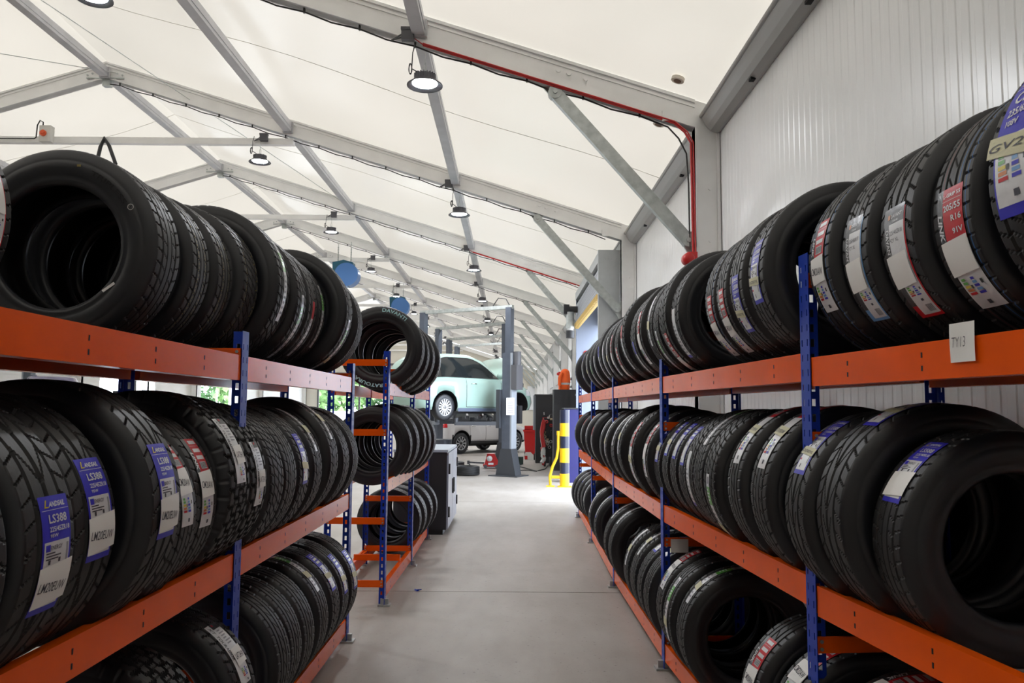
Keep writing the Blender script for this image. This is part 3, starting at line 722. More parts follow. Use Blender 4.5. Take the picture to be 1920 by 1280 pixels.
row(1, FR_, ZT_, [
 (1853, 'landt', 125, .345, .235, 'block', dict(near=1, Y=1.62, lim=.2, yaw=.03)),
 (1780, 'link', 352, .320, .205, 'ribbed_lines', N1), (1668, 'whr', 392, .322, .225, 'sport', N1), (1590, 'whb', 412, .318, .205, 'touring', N1),
 (1520, 'linkf', 415, .32, .205, 'ribbed_blue', N1),
 (1403, 'landm', 450, .320, .225, 'touring', dict(lim=.1)), (1368, 'landm', 516, .32, .205, 'ribbed'), (1343, 'linkf', 542, .315, .20, 'ribbed'), (1322, 'linkf', 556, .315, .20, 'ribbed_blue'),
 (1258, 'plainw', 578, .315, .205, 'touring'), (1235, 'linkn', 625, .335, .215, 'touring'), (1224, 'greenp', 621, .315, .195, 'ribbed'),
 (1212, 'plaint', 556, .32, .20, 'ribbed'), (1193, 'linkn', 585, .32, .205, 'touring'), (1182, 'plainb', 640, .315, .20, 'touring'),
 (1162, 'plainr', 610, .34, .225, 'block'), (1152, 'linkn', 652, .315, .20, 'ribbed'), (1143, 'linkn', 628, .315, .2, 'touring'),
 (1135, 'plaint', 632, .315, .2, 'touring'), (1128, 'plain', 640, .315, .2, 'ribbed'), (1120, 'plainb', 650, .33, .21, 'touring'),
 (1112, 'plain', 668, .315, .2, 'touring'), (1105, 'greenp', 676, .315, .2, 'touring'), (1098, 'plaint', 665, .32, .2, 'ribbed'),
 (1090, 'plainb', 665, .315, .2, 'touring'), (1078, 'plainb', 693, .32, .2, 'touring')],
 'right rack\'s top shelf', 'tyres on the top shelf of the right rack')
row(1, FR_, ZM_, [
 (1637, 'landp', 830, .300, .205, 'touring', dict(near=1, Y=2.12)), (1532, 'landft', 757, .330, .225, 'sport', dict(near=1)), (1472, 'landm', 789, .32, .215, 'sport', dict(near=1)),
 (1407, 'linkt', 757, .32, .205, 'touring'), (1364, 'linkt', 753, .32, .205, 'ribbed'), (1319, 'green', 889, .315, .205, 'block'),
 (1300, 'greenp', 762, .315, .205, 'touring'), (1285, 'plainw', 846, .315, .195, 'block'), (1272, 'landf', 800, .305, .19, 'ribbed'), (1256, 'landf', 794, .305, .19, 'ribbed'),
 (1241, 'landft', 792, .305, .19, 'ribbed'), (1226, 'landft', 800, .305, .19, 'ribbed'),
 (1204, 'linkn', 796, .315, .205, 'touring'), (1178, 'linkt', 792, .325, .215, 'block'), (1156, 'plaint', 778, .33, .215, 'block'),
 (1145, 'plain', 776, .315, .2, 'touring'), (1132, 'plaint', 790, .315, .2, 'touring'), (1123, 'plain', 770, .315, .2, 'ribbed'),
 (1107, 'plainr', 800, .32, .205, 'touring'), (1097, 'plain', 775, .315, .2, 'touring'), (1088, 'plainr', 785, .315, .2, 'ribbed'), (1077, 'plain', 772, .315, .2, 'touring')],
 'right rack\'s middle shelf', 'tyres on the middle shelf of the right rack')
row(1, FR_, ZB_, [
 (1640, None, 0, .315, .205, 'touring', dict(near=1)), (1530, 'linkf', 1255, .32, .205, 'sport', dict(near=1)), (1440, 'linkf', 1210, .32, .205, 'touring', dict(near=1)), (1388, 'linkf', 1197, .32, .205, 'ribbed'),
 (1268, 'green', 1060, .315, .205, 'touring'), (1243, 'green', 1083, .315, .2, 'ribbed'), (1230, 'linkf', 1032, .32, .2, 'touring'),
 (1206, 'landft', 1020, .305, .195, 'ribbed'), (1194, 'landft', 1008, .305, .195, 'touring'), (1181, 'plaint', 994, .31, .2, 'block'), (1169, 'plaint', 992, .31, .2, 'block'),
 (1140, 'plain', 938, .325, .205, 'ribbed'), (1131, 'plain', 938, .325, .205, 'touring'), (1113, 'plainb', 925, .32, .205, 'touring'), (1103, 'plain', 915, .32, .205, 'touring'),
 (1093, 'plainr', 900, .31, .2, 'touring', dict(Y=9.45, lim=.13)), (1088, 'plain', 882, .31, .2, 'ribbed', dict(Y=9.75, lim=.13)), (1082, 'plainb', 876, .31, .2, 'touring', dict(Y=10.05, lim=.13)), (1076, 'plain', 870, .31, .2, 'touring', dict(Y=10.3, lim=.13)), (1071, 'plain', 860, .31, .2, 'ribbed', dict(Y=10.58, lim=.13))],
 'right rack\'s bottom shelf', 'tyres on the bottom shelf of the right rack')
def side_text(parts):      # moulded sidewall lettering on the face towards us; (text, radius, start angle clockwise from top, letter height, width angle)
    def f(o):
        mb = MB()
        for (t, r, a0, h, wa) in parts[0]:
            vs, fs, x0, x1 = text2d(t, 0, .02); pts = []
            for x, y in vs:
                a = R_(a0 + wa * (x - x0) / (x1 - x0)); rr = r + y * h; pts.append((rr * sin(a), -.1045, rr * cos(a)))
            mb.add(pts, fs)
        mb.build('sidewall_lettering', parts[1], o)
    return f
def side_marks(o):         # stamp, paint dots and weight label on the big tyre's near sidewall
    mb = MB(); M90 = lambda a, r: Vector((r * sin(R_(a)), -.1035, r * cos(R_(a))))
    c = M90(62, .262)
    mb.lathe([(.010, -.0005), (.010, 0), (.0075, 0), (.0075, -.0005)], 20, 0, 'y', Matrix.Translation(c)); mb.lathe([(.004, -.0008), (.004, .0)], 12, 0, 'y', Matrix.Translation(c))
    mb.build('stamp', mat('stamp_grey', (.45, .45, .45), .5), o); mb = MB(); c = M90(14, .262); mb.box((c.x - .006, -.1045, c.z - .004), (c.x + .006, -.103, c.z + .003)); mb.build('paint_dot', LINEY, o); mb = MB()
    M = Matrix.Translation(Vector((.215 * sin(R_(127)), -.0965, .215 * cos(R_(127))))) @ Matrix.Rotation(R_(-37), 4, 'Y'); mb.box((-.022, -.001, -.004), (.022, .001, .004), 0, M)
    mb.build('weight_label', PAPER, o)
row(-1, FL_, ZT_, [
 (18, 'whr', 262, .335, .215, 'touring', dict(Y=2.16, free=1)),
 (336, None, 0, .345, .225, 'touring', dict(Y=2.76, free=1, yaw=0, tilt=0, extra=(side_marks, side_text(((('TRIPLESS', .245, 24, .022, 34),), RUBI))))),
 (392, None, 0, .345, .215, 'touring_yellow', dict(Y=3.06, free=1, yaw=.02)), (435, None, 0, .345, .21, 'touring_yellow', dict(Y=3.28, free=1)),
 (484, None, 0, .35, .215, 'block_yellow', dict(Y=3.50, free=1)),
 (543, 'greenp', 452, .375, .225, 'block', dict(Y=3.73, free=1)), (574, 'greenp', 553, .35, .205, 'block', dict(Y=3.95, free=1)), (594, 'plainr', 566, .345, .2, 'touring', dict(Y=4.16, free=1)),
 (610, 'greenp', 535, .34, .2, 'touring', dict(Y=4.37, free=1)), (661, 'green', 600, .358, .215, 'touring', dict(Y=4.56, free=1)), (680, None, 0, .325, .2, 'ribbed', dict(Y=4.90, free=1))],
 'left rack\'s top shelf', 'tyres on the top shelf of the left rack')
row(-1, FL_, ZM_, [
 (-200, None, 0, .32, .22, 'sport'), (10, None, 0, .32, .22, 'sport'),
 (135, 'land', 930, .325, .225, 'sport', dict(uc=.015)), (214, 'land', 860, .325, .225, 'sport', dict(uc=.015)), (338, 'land', 833, .341, .225, 'sport'),
 (368, 'linkf', 822, .30, .185, 'touring'), (406, 'linkf', 822, .31, .205, 'touring'), (468, 'at', 784, .335, .225, 'at', dict(lim=.1)), (500, 'at', 828, .33, .215, 'at'),
 (532, None, 0, .32, .205, 'block'), (556, None, 0, .315, .205, 'touring'), (580, 'landft', 813, .315, .205, 'block'), (604, 'plaint', 766, .315, .195, 'touring'),
 (634, 'plaint', 748, .335, .21, 'touring'), (655, None, 0, .315, .2, 'touring'), (672, None, 0, .315, .2, 'ribbed')],
 'left rack\'s middle shelf', 'tyres on the middle shelf of the left rack')
row(-1, FL_, ZB_, [
 (250, None, 0, .33, .22, 'touring'), (395, None, 0, .335, .23, 'at', dict(lim=.1)), (481, 'at', 1172, .335, .23, 'block', dict(lim=.1)),
 (545, None, 0, .32, .205, 'ribbed'), (566, None, 0, .32, .205, 'ribbed'), (590, None, 0, .32, .205, 'ribbed'), (616, 'green', 1026, .32, .205, 'ribbed'),
 (637, 'landft', 1040, .32, .2, 'touring'), (654, 'landft', 1040, .32, .2, 'ribbed'), (671, 'landft', 1032, .32, .2, 'touring')],
 'left rack\'s bottom shelf', 'tyres on the bottom shelf of the left rack')
TEAL = mat('teal_lettering', (.50, .82, .86), .5)
row(-1, FQ_, ZT_, [
 (797, None, 0, .345, .225, 'block', dict(Y=6.52, free=1, Z=1.955, yaw=0, extra=(side_text(((('DAVANTI', .270, 2, .036, 40), ('TERRATOURA', .270, 158, .036, 62)), TEAL)),))),
 (806, None, 0, .34, .22, 'block', dict(Y=6.78, free=1)), (816, None, 0, .33, .22, 'touring', dict(Y=7.02, free=1)), (827, 'plain', 660, .32, .22, 'block', dict(Y=7.30, free=1))],
 'second left rack\'s top shelf', 'tyres on the top shelf of the second left rack')
row(-1, FQ_, ZM_, [
 (774, None, 0, .315, .205, 'touring', dict(Y=6.5, free=1)), (787, None, 0, .325, .205, 'touring', dict(Y=6.78, free=1)), (800, None, 0, .33, .21, 'ribbed', dict(Y=7.05, free=1)),
 (809, None, 0, .325, .205, 'ribbed', dict(Y=7.28, free=1)), (818, None, 0, .325, .205, 'ribbed', dict(Y=7.6, free=1))],
 'second left rack\'s middle shelf', 'tyres on the middle shelf of the second left rack')
row(-1, FQ_, ZB_, [
 (791, None, 0, .31, .205, 'touring', dict(Y=7.85, free=1)), (801, None, 0, .31, .205, 'touring', dict(Y=8.15, free=1)), (812, None, 0, .315, .205, 'block', dict(Y=8.5, free=1)), (821, None, 0, .315, .205, 'touring', dict(Y=8.88, free=1))],
 'second left rack\'s bottom shelf', 'tyres on the bottom shelf of the second left rack')
# loose tyres lying on the workshop floor
for px, py, lab in ((873, 892, 'ribbed tyre lying flat on the floor beside the lift post'), (846, 882, 'tyre lying flat on the floor behind the grey cabinet')):
    P = on_floor(px, py); o = place_tyre(P.x, P.y + .25, .103, .30, .205, 'ribbed', -1, lab, 'tyres lying on the workshop floor'); o.rotation_euler = (pi / 2, 0, .4)

# paper slips on the beams
def slip(px0, py0, px1, py1, P0, P1, text, lab):
    d = (Vector((*P1, 0)) - Vector((*P0, 0))).normalized(); n = Vector((-d.y, d.x, 0))
    def hit(px, py):
        dr = ray(px, py); q = Vector((P0[0], P0[1], 0)); n2 = Vector((d.y, -d.x, 0)); t = (q.dot(n2)) / dr.dot(n2); return Vector((0, 0, CAM_H)) + dr * t
    a = hit(px0, py0); b_ = hit(px1, py1); n2 = Vector((d.y, -d.x, 0)); 
    out = n2 * (-1 if n2.x > 0 else 1) * .0035
    mb = MB(); pts = []
    za, zb = a.z, b_.z
    A, B = Vector((a.x, a.y, 0)) + out, Vector((b_.x, b_.y, 0)) + out
    vs = []
    for i in range(5):
        p = A.lerp(B, i / 4)
        for j in range(5):
            q = p + Vector((0, 0, za + (zb - za) * j / 4)) + out * (.25 * sin(i * 1.3 + j)); vs.append(q)
    mb.add(vs, [(i * 5 + j, (i + 1) * 5 + j, (i + 1) * 5 + j + 1, i * 5 + j + 1) for i in range(4) for j in range(4)], 0, True)
    if text:
        vs, fs, x0, x1 = text2d(text, .15, -.012); wd = (B - A)
        mb.add([A + out * .8 + wd * (.12 + .55 * (x - x0) / (x1 - x0)) + Vector((0, 0, za + (zb - za) * .62 + y * .036)) for x, y in vs], fs, 1)
    tag(mb.build('paper_slip', [PAPER, INK]), lab, 'paper slip')
slip(1782, 608, 1832, 676, RP[1], RP[0], 'TY13', 'white handwritten paper slip taped on the near right orange beam')

P = at(1274, 1022, 4.585); m_ = MB(); m_.box((P.x - .05, 4.580, P.z - .04), (P.x + .05, 4.583, P.z + .035)); tag(m_.build('paper_slip', PAPER), 'white paper slip on the low crossbar behind the second right post', 'paper slip')
# ---------------------------------------------------------------- hall lights, boxes, cables
def light_proto():
    r = empty('high_bay_light'); m_ = MB()
    m_.lathe([(0, .10), (.05, .10), (.055, .085), (.10, .075), (.105, .02), (.125, .012), (.17, -.02), (.17, -.028), (.12, -.002), (.0, -.002)], 32)
    for i in range(20):
        a = 2 * pi * i / 20; m_.box((.055, -.003, .02), (.104, .003, .088), 0, Matrix.Rotation(a, 4, 'Z'))
    m_.build('housing', mat('lamp_housing', (.10, .10, .115), .4, .4), r)
    m_ = MB(); m_.lathe([(0, -.006), (.115, -.006), (.118, -.002)], 32); m_.build('lens', mat('led_white', (.92, .95, 1.0), .5, emit=260), r)
    m_ = MB(); m_.tube([(0, 0, .10), (.012, 0, .13), (.012, 0, .17), (0, 0, .2), (-.012, 0, .17), (-.012, 0, .13), (0, 0, .10)], .004, 6); m_.cyl((0, 0, .19), (0, 0, .30), .003, 6); m_.build('hook', GALV, r)
    m_ = MB(); pts = []
    for i in range(30):
        a = i / 30 * 4 * pi; pts.append((-.14 + .028 * cos(a) * .5, .01 * sin(i), .14 + .05 * sin(a)))
    m_.tube([(-.03, 0, .09)] + pts + [(-.12, 0, .30), (-.10, 0, .38)], .005, 6); m_.build('flex', BLACKP, r)
    return r
lp = light_proto(); used = False
bxp = MB(); bxp.box((-.06, -.03, -.06), (.06, .03, .06)); bxp.box((-.065, -.034, .035), (.065, .034, .062)); bxp.cyl((-.06, 0, -.03), (-.16, 0, -.06), .008, 8); bxp.cyl((-.06, 0, .0), (-.14, 0, -.05), .008, 8)
bxm = bxp.mesh('junction_box', mat('box_grey', (.09, .09, .10), .5))
for line, (x, nm) in enumerate(((-.84, 'right-hand row above the aisle'), (-4.02, 'left-hand row under the tie beams'))):
    for k in range(1, 11):
        Y = FR[k + 1]; z = zu(x) - .41 if line == 0 else zu(-3.6) - .44
        r = lp if not used else copy_tree(lp); used = True
        r.location = (x, Y - .12, z); r.rotation_euler = (0, 0, 0 if k % 2 else .6)
        tag(r, 'lit round high bay lamp, %s of the %s' % (ORD[k - 1], nm), 'lamp', 'high bay lamps')
        b_ = bpy.data.objects.new('junction_box', bxm); COL.objects.link(b_); b_.location = (x - .17, Y - .115, zu(x - .17) + .02) if line == 0 else (x + .04, Y - .085, zu(-3.52) - .02)
        tag(b_, 'small dark junction box above the %s lamp of the %s' % (ORD[k - 1], nm), 'junction box', 'junction boxes above the lamps')
REDW = mat('red_cable', (.55, .03, .03), .4); BLKW = mat('black_cable', (.02, .02, .02), .5)
def cable_run(k, Y, red):
    xs = [X_COL - .25 - i * .27 for i in range(31)]; m_ = MB()
    pts = [(x, Y - .03, zu(x) - .040 - .022 * (1 - i % 2)) for i, x in enumerate(xs)]
    start = [(X_COL - .06, Y - .06, 3.0), (X_COL - .065, Y - .06, 3.6), (X_COL - .08, Y - .05, zu(X_COL) - .25), (X_COL - .15, Y - .04, zu(X_COL) - .10)]
    m_.tube((start if k == 1 else []) + pts, .008, 6)
    for i, (x, y, z) in enumerate(pts):
        if i % 2: m_.box((x - .009, y - .01, z - .012), (x + .009, y + .01, zu(x)))
    tag(m_.build('cable', BLKW), 'black cable clipped under the %s rafter' % ORD[k - 1], 'cable', 'cables under the rafters')
    if red:
        m_ = MB(); xr = [X_COL - .2 - i * .24 for i in range(11)]
        st_ = [(X_COL - .035, Y - .09, 2.85), (X_COL - .04, Y - .09, 3.5), (X_COL - .045, Y - .09, zu(X_COL) - .16), (X_COL - .10, Y - .08, zu(X_COL) - .05)]
        m_.tube(st_ + [(x, Y - .07, zu(x) - .02) for x in xr], .012, 6); m_.tube([(p[0] + .02, p[1] - .012, p[2]) for p in st_] + [(x, Y - .09, zu(x) - .012) for x in xr], .007, 6)
        xe = xr[-1]; m_.tube([(xe, Y - .08, zu(xe) - .02), (xe - .1, Y - .09, zu(xe) + .05), (-.87, Y - .10, zu(-.87) + .15)], .006, 6)
        tag(m_.build('alarm_cable', REDW), 'red alarm cable run along the %s rafter and down its column' % ORD[k - 1], 'cable', 'red alarm cables')
for k in range(1, 8): cable_run(k, FR[k + 1], k in (1, 3))
def sounder(Y, z, lab):
    r = empty('alarm_sounder', (X_COL - .0, Y - .09, z)); m_ = MB(); m_.lathe([(0, -.13), (.035, -.13), (.055, -.11), (.058, -.04), (.048, -.03), (.05, .0), (0, 0)], 20, 0, 'y', Matrix.Rotation(0, 4, 'Z')); m_.v = [(x - .1, y, z_) for x, y, z_ in m_.v]
    m_.build('horn', REDC, r); m_ = MB(); m_.box((-.09, -.02, -.05), (.0, .03, .08)); m_.build('bracket', REDC, r); tag(r, lab, 'alarm sounder', 'red alarm sounders')
sounder(FR[2], 2.86, 'red alarm sounder on the first right-hand column'); sounder(FR[4], 2.7, 'red alarm sounder on the third right-hand column, beyond the roller door'); sounder(FR[6], 2.7, 'small red alarm sounder on a distant right-hand column')
# isolator switch on the first tie beam in view
P = at(88, 252, FR[3] - .1); r = empty('isolator_switch', P); m_ = MB(); m_.box((-.09, -.06, -.13), (.09, .05, .13)); m_.build('case', mat('case_grey', (.62, .61, .57), .5), r)
m_ = MB(); m_.cyl((-.02, -.06, 0), (-.02, -.085, 0), .05, 20, 0); m_.box((-.05, -.10, -.012), (.01, -.08, .012), 0); m_.build('knob', mat('orange_knob', (.75, .10, .02), .4), r)
m_ = MB(); m_.tube([(-.07, 0, .12), (-.07, 0, .2), (-.12, 0, .23), (-.16, 0, .15), (-.17, 0, -.05), (-.2, 0, -.07), (-1.6, 0, -.075)], .01, 8); m_.build('cable', BLKW, r)
tag(r, 'grey isolator switch with orange knob on the tie beam at upper left', 'switch')
P = at(196, 262, FR[3] - .08); m_ = MB(); m_.tube([P + Vector((-.1, 0, -.35)), P + Vector((-.06, 0, -.12)), P + Vector((0, 0, .03)), P + Vector((.08, 0, -.1)), P + Vector((.2, 0, -.4))], .03, 8)
tag(m_.build('hose', BLACKP), 'black hose looped over the tie beam at upper left', 'hose')
# thin bracing wires
for i, (a, b_, lab) in enumerate((((X_LEFT + 1, FR[1], zu(X_LEFT + 1) + .1), (X_RID + .2, FR[3], Z_RID + .1), 'thin wire brace crossing the left roof slope in the first bays'), ((X_RID - .2, FR[2], Z_RID + .1), (-3.6, FR[4], zu(-3.6) + .12), 'thin wire brace under the ridge beyond the first frame'))):
    m_ = MB(); m_.tube([a, b_], .006, 5); tag(m_.build('wire_brace', GALV), lab, 'wire')
# hose reels hanging from chains
def reel(px, py, Y, lab, s=1.0):
    P = at(px, py, Y); r = empty('hose_reel', P); m_ = MB()
    m_.prism([(-.36 * s, .36 * s), (.0, .44 * s), (.30 * s, .36 * s), (.32 * s, -.25 * s), (.16 * s, -.42 * s), (-.14 * s, -.34 * s), (-.34 * s, -.1 * s)], -.16, .16, 0, Matrix.Rotation(R_(90), 4, 'X')); m_.build('reel_case', mat('reel_teal', (.015, .11, .17), .4), r)
    m_ = MB(); m_.cyl((.1 * s, -.19, -.03), (.1 * s, .19, -.03), .38 * s, 28); m_.build('drum', mat('reel_blue', (.08, .22, .55), .35), r)
    m_ = MB()
    for x in (-.22 * s, .2 * s):
        for q in range(7): m_.lathe([(.018, -.006), (.022, 0), (.018, .006), (.014, 0), (.018, -.006)], 8, 0, 'y' if q % 2 else 'z', Matrix.Translation((x, 0,   .40 * s + q * .065)) @ Matrix.Scale(1.9, 4, (0, 0, 1)))
        m_.cyl((x, 0, .3 * s), (x, 0, .3 * s + .62), .009, 6)
    m_.build('chain', GALV, r); tag(r, lab, 'hose reel', 'hanging hose reels')
reel(646, 514, 20.3, 'teal and blue hose reel hanging on chains above the left racks', .8); reel(747, 574, 30, 'distant teal hose reel hanging beside the lamps', .9)

# ---------------------------------------------------------------- workshop: lifts, cars, clutter
LIFT = mat('lift_grey', (.085, .10, .13), .4, noise=.08); LIFTL = mat('lift_pale_edge', (.33, .36, .40), .4); LIFTD = mat('lift_base', (.05, .055, .065), .5)
def lift(R0, L0, lab, first):
    r = empty('car_lift', (R0[0], R0[1], 0)); o = Vector(r.location); d = Vector((L0[0] - R0[0], L0[1] - R0[1], 0)); ang = atan2(d.y, d.x)
    Lw = d.length; r.rotation_euler = (0, 0, ang)         # local x runs from right post to left post
    for x, s in ((0, 1), (Lw, -1)):
        m_ = MB(); m_.box((x - .07, -.075, 0), (x + .07, .075, 3.75)); m_.box((x - .11 * s - .02, -.12, .3), (x - .11 * s + .02, .12, 2.72), 1)
        
        m_.build('post', [LIFT, LIFTL], r)
        m_ = MB(); m_.box((x - .115, -.115, .01), (x + .115, .115, 2.72)); m_.build('sleeve', LIFT, r)
        m_ = MB(); Mx = Matrix(((1, 0, 0, x), (0, 0, 1, 0), (0, 1, 0, 0), (0, 0, 0, 1))); m_.prism([(-.25, .0), (.25, .0), (.25, .02), (.13, .6), (-.13, .6), (-.25, .02)], -.14, .14, 0, Mx); m_.box((x - .36, -.28, 0), (x + .36, .28, .02)); m_.build('base', LIFTD, r)
        m_ = MB(); m_.box((x + s * .15 - .03, -.22, 1.05), (x + s * .15 + .06, .22, 1.9))
        for q in (-1, 1):
            m_.bar((x + s * .18, q * .15, 1.15), (x + s * .95, q * (.75 if True else .5), 1.15), .09, .08); m_.cyl((x + s * .93, q * .74, 1.17), (x + s * .93, q * .74, 1.27), .06, 12)
        m_.build('carriage_arms', LIFTD, r)
    m_ = MB(); m_.box((-.08, -.045, 3.72), (Lw + .08, .045, 3.80)); m_.build('top_beam', GALV, r)
    m_ = MB(); m_.box((-.26, -.16, 1.9), (-.12, .14, 2.45)); m_.cyl((-.2, 0, 2.45), (-.2, 0, 2.75), .09, 14); m_.build('power_unit', GREYP, r); m_ = MB(); m_.tube([(.0, 0, 3.79), (.1, 0, 3.95), (.3, 0, 3.98), (.45, 0, 3.79)], .012, 6); m_.build('hydraulic_hose', BLACKP, r)
    if first:
        m_ = MB(); m_.box((-.06, -.175, 1.34), (.12, -.168, 1.72)); 
        for q in range(6): m_.box((-.03, -.177, 1.40 + q * .045), (.09, -.1745, 1.412 + q * .045), 1)
        # the notice faces down the aisle
        no = m_.build('notice', [PAPER, GREYINK], r)
        no.rotation_euler = (0, 0, -ang); no.location = (0.0, -.0, 0)
        m_ = MB(); m_.box((-.2, -.26, 1.15), (-.1, -.16, 1.55)); m_.build('control_box', BLACKP, r)
    tag(r, lab, 'car lift', 'two-post car lifts'); return r
pr = on_floor(955, 893); pr = (pr.x - .02, pr.y + .15)
lift(pr, (-2.10, 18.75), 'grey two-post car lift holding the mint car', True)
for i, (px, py) in enumerate(((823, 615), (843, 635), (858, 648))):
    Yl = 2.3 * F / (766 - py); X_ = (px - 960) / F * Yl
    lift((-.16 + .0 * i, Yl - 1.5), (X_, Yl), 'grey two-post car lift, %s behind the mint car\'s lift' % ['first', 'second', 'third'][i], False)

GLASS = mat('car_glass', (.012, .016, .018), .06, spec=.8); CARBLK = mat('car_black_trim', (.015, .015, .016), .5); CHROME = mat('chrome', (.7, .7, .7), .12, 1.0)
ALLOY = mat('alloy_silver', (.42, .43, .45), .30, .6); TAIL = mat('tail_lamp_red', (.55, .01, .015), .2); HEADL = mat('head_lamp', (.7, .72, .75), .1)
def pl(tbl, x):
    for (a, b_) in zip(tbl[:-1], tbl[1:]):
        if x <= b_[0]:
            t = (x - a[0]) / (b_[0] - a[0]); t = max(0, min(1, t)); return [p + (q - p) * t for p, q in zip(a[1:], b_[1:])]
    return list(tbl[-1][1:])
def smooth(tbl, x, h=.05): 
    vs = [pl(tbl, x + d) for d in (-h, -h / 2, 0, h / 2, h)]; return [sum(c) / 5 for c in zip(*vs)]
def wheel(parent, c, r, wd, side, spokes, style):
    w_ = empty('wheel', c); w_.parent = parent
    t = MB(); rr = r * .64; t.lathe([(rr, -wd / 2 + .01), (r * .9, -wd / 2), (r * .985, -wd / 2 + .02), (r, -wd / 2 + .04), (r, wd / 2 - .04), (r * .985, wd / 2 - .02), (r * .9, wd / 2), (rr, wd / 2 - .01), (rr, -wd / 2 + .01)], 48, 0, 'y'); t.build('tyre', RUBS, w_)
    k = MB(); y = side * (wd / 2 - .015); k.lathe([(rr, y - side * .02), (rr, y), (rr * .93, y), (rr * .90, y - side * .03), (0, y - side * .035)], 40, 1, 'y')
    k.lathe([(rr * 1.0, y + side * .004), (rr * .92, y + side * .004), (rr * .92, y - side * .02)], 40, 0, 'y'); k.lathe([(0, y + side * .01), (rr * .2, y + side * .008), (rr * .22, y - side * .03)], 20, 0 if style else 1, 'y')
    for i in range(spokes):
        a = 2 * pi * i / spokes; M = Matrix.Rotation(a, 4, 'Y'); wa = rr * (.075 if spokes > 12 else .07)
        k.add([(rr * .18, y, -wa * .7), (rr * .95, y, -wa * 1.25), (rr * .95, y, wa * 1.25), (rr * .18, y, wa * .7), (rr * .18, y - side * .03, -wa * .7), (rr * .95, y - side * .03, -wa * 1.25), (rr * .95, y - side * .03, wa * 1.25), (rr * .18, y - side * .03, wa * .7)],
              [(0, 1, 2, 3), (4, 7, 6, 5), (0, 4, 5, 1), (1, 5, 6, 2), (2, 6, 7, 3), (3, 7, 4, 0)], 0, False, M)
    k.build('hub_cap', [ALLOY, CARBLK], w_); return w_
def car(name, loc, head, spec, label, cat='car'):
    """x forward, y left, origin under the rear axle; spec tables are by x"""
    root = empty(name, loc, head); T = spec['T']; x0, x1 = T[0][0], T[-1][0]; n = 70; rings = []
    # table: x, z bottom, z belt, z top, half width, half width of roof
    def ring(x):
        zb, zbelt, zt, hw, hr = smooth(T, x); zm = zb + (zbelt - zb) * .45
        return [(0, zb), (hw * .7, zb), (hw * .93, zb + .02), (hw * .985, zb + .10), (hw, zm), (hw * .995, zbelt - .12), (hw * .965, zbelt - .02), (hw * .94, zbelt + .01),
                (hr + (hw * .94 - hr) * .66, zbelt + (zt - zbelt) * .34), (hr + (hw * .94 - hr) * .30, zbelt + (zt - zbelt) * .70), (hr, zbelt + (zt - zbelt) * .90), (hr * .86, zt - .012), (hr * .5, zt), (0, zt + .004)]
    K = 14
    xs = [x0 + (x1 - x0) * i / n for i in range(n + 1)]
    mb = MB(); vs = []
    for x in xs:
        R = ring(x); vs += [(x, y, z) for y, z in R] + [(x, -y, z) for y, z in R[-2:0:-1]]
    KK = 2 * K - 2
    fs = [(i * KK + j, i * KK + (j + 1) % KK, (i + 1) * KK + (j + 1) % KK, (i + 1) * KK + j) for i in range(n) for j in range(KK)]
    mb.add(vs, fs, 0, True); mb.add(vs, [tuple(range(KK - 1, -1, -1)), tuple(range(n * KK, (n + 1) * KK))], 0, True)
    body = mb.build('body', [spec['paint'], CARBLK], root)
    wb = spec['wb']; wr = spec['wr']; ar = wr + .055
    cut = MB(); 
    for xx in (0, wb): cut.cyl((xx, -1.3, spec['hz'] + .02), (xx, -.45, spec['hz'] + .02), ar, 40); cut.cyl((xx, .45, spec['hz'] + .02), (xx, 1.3, spec['hz'] + .02), ar, 40)
    co = cut.build('cutter', CARBLK)
    for ob in (co, body):
        b2 = bmesh.new(); b2.from_mesh(ob.data); bmesh.ops.remove_doubles(b2, verts=b2.verts, dist=1e-5); bmesh.ops.recalc_face_normals(b2, faces=b2.faces); b2.to_mesh(ob.data); b2.free()
    bm = body.modifiers.new('b', 'BOOLEAN'); bm.operation = 'DIFFERENCE'; bm.object = co; bm.solver = 'EXACT'
    body.parent = None; bpy.context.view_layer.update(); dg = bpy.context.evaluated_depsgraph_get()
    me = bpy.data.meshes.new_from_object(body.evaluated_get(dg)); body.modifiers.clear(); body.data = me; bpy.data.objects.remove(co); body.parent = root
    for p in me.polygons:
        c = p.center
        inside = any(abs(math.hypot(c.x - xx, c.z - spec['hz'] - .02)) < ar + .004 for xx in (0, wb)) and abs(c.y) < spec['T'][3][4] + .2
        p.material_index = 1 if (inside or c.z < spec.get('trimz', 0) or (abs(p.normal.z) > .9 and c.z < spec['hz'] + .1)) else 0
        p.use_smooth = not inside
    def ys(x, z):
        R = ring(x)[3:]
        for (ya, za), (yb, zb) in zip(R[:-1], R[1:]):
            if za <= z <= zb or (zb >= z and za >= z): t = (z - za) / max(1e-6, zb - za); t = max(0, min(1, t)); return ya + (yb - ya) * t
        return R[-1][0]
    def patch(xa, xb, lo, hi, off, m, mb, s, nx=14, nz=4):
        v = []
        for i in range(nx + 1):
            x = xa + (xb - xa) * i / nx
            for j in range(nz + 1): z = lo(x) + (hi(x) - lo(x)) * j / nz; v.append((x, s * (ys(x, z) + off), z))
        mb.add(v, [(i * (nz + 1) + j, (i + 1) * (nz + 1) + j, (i + 1) * (nz + 1) + j + 1, i * (nz + 1) + j + 1) for i in range(nx) for j in range(nz)], m, True)
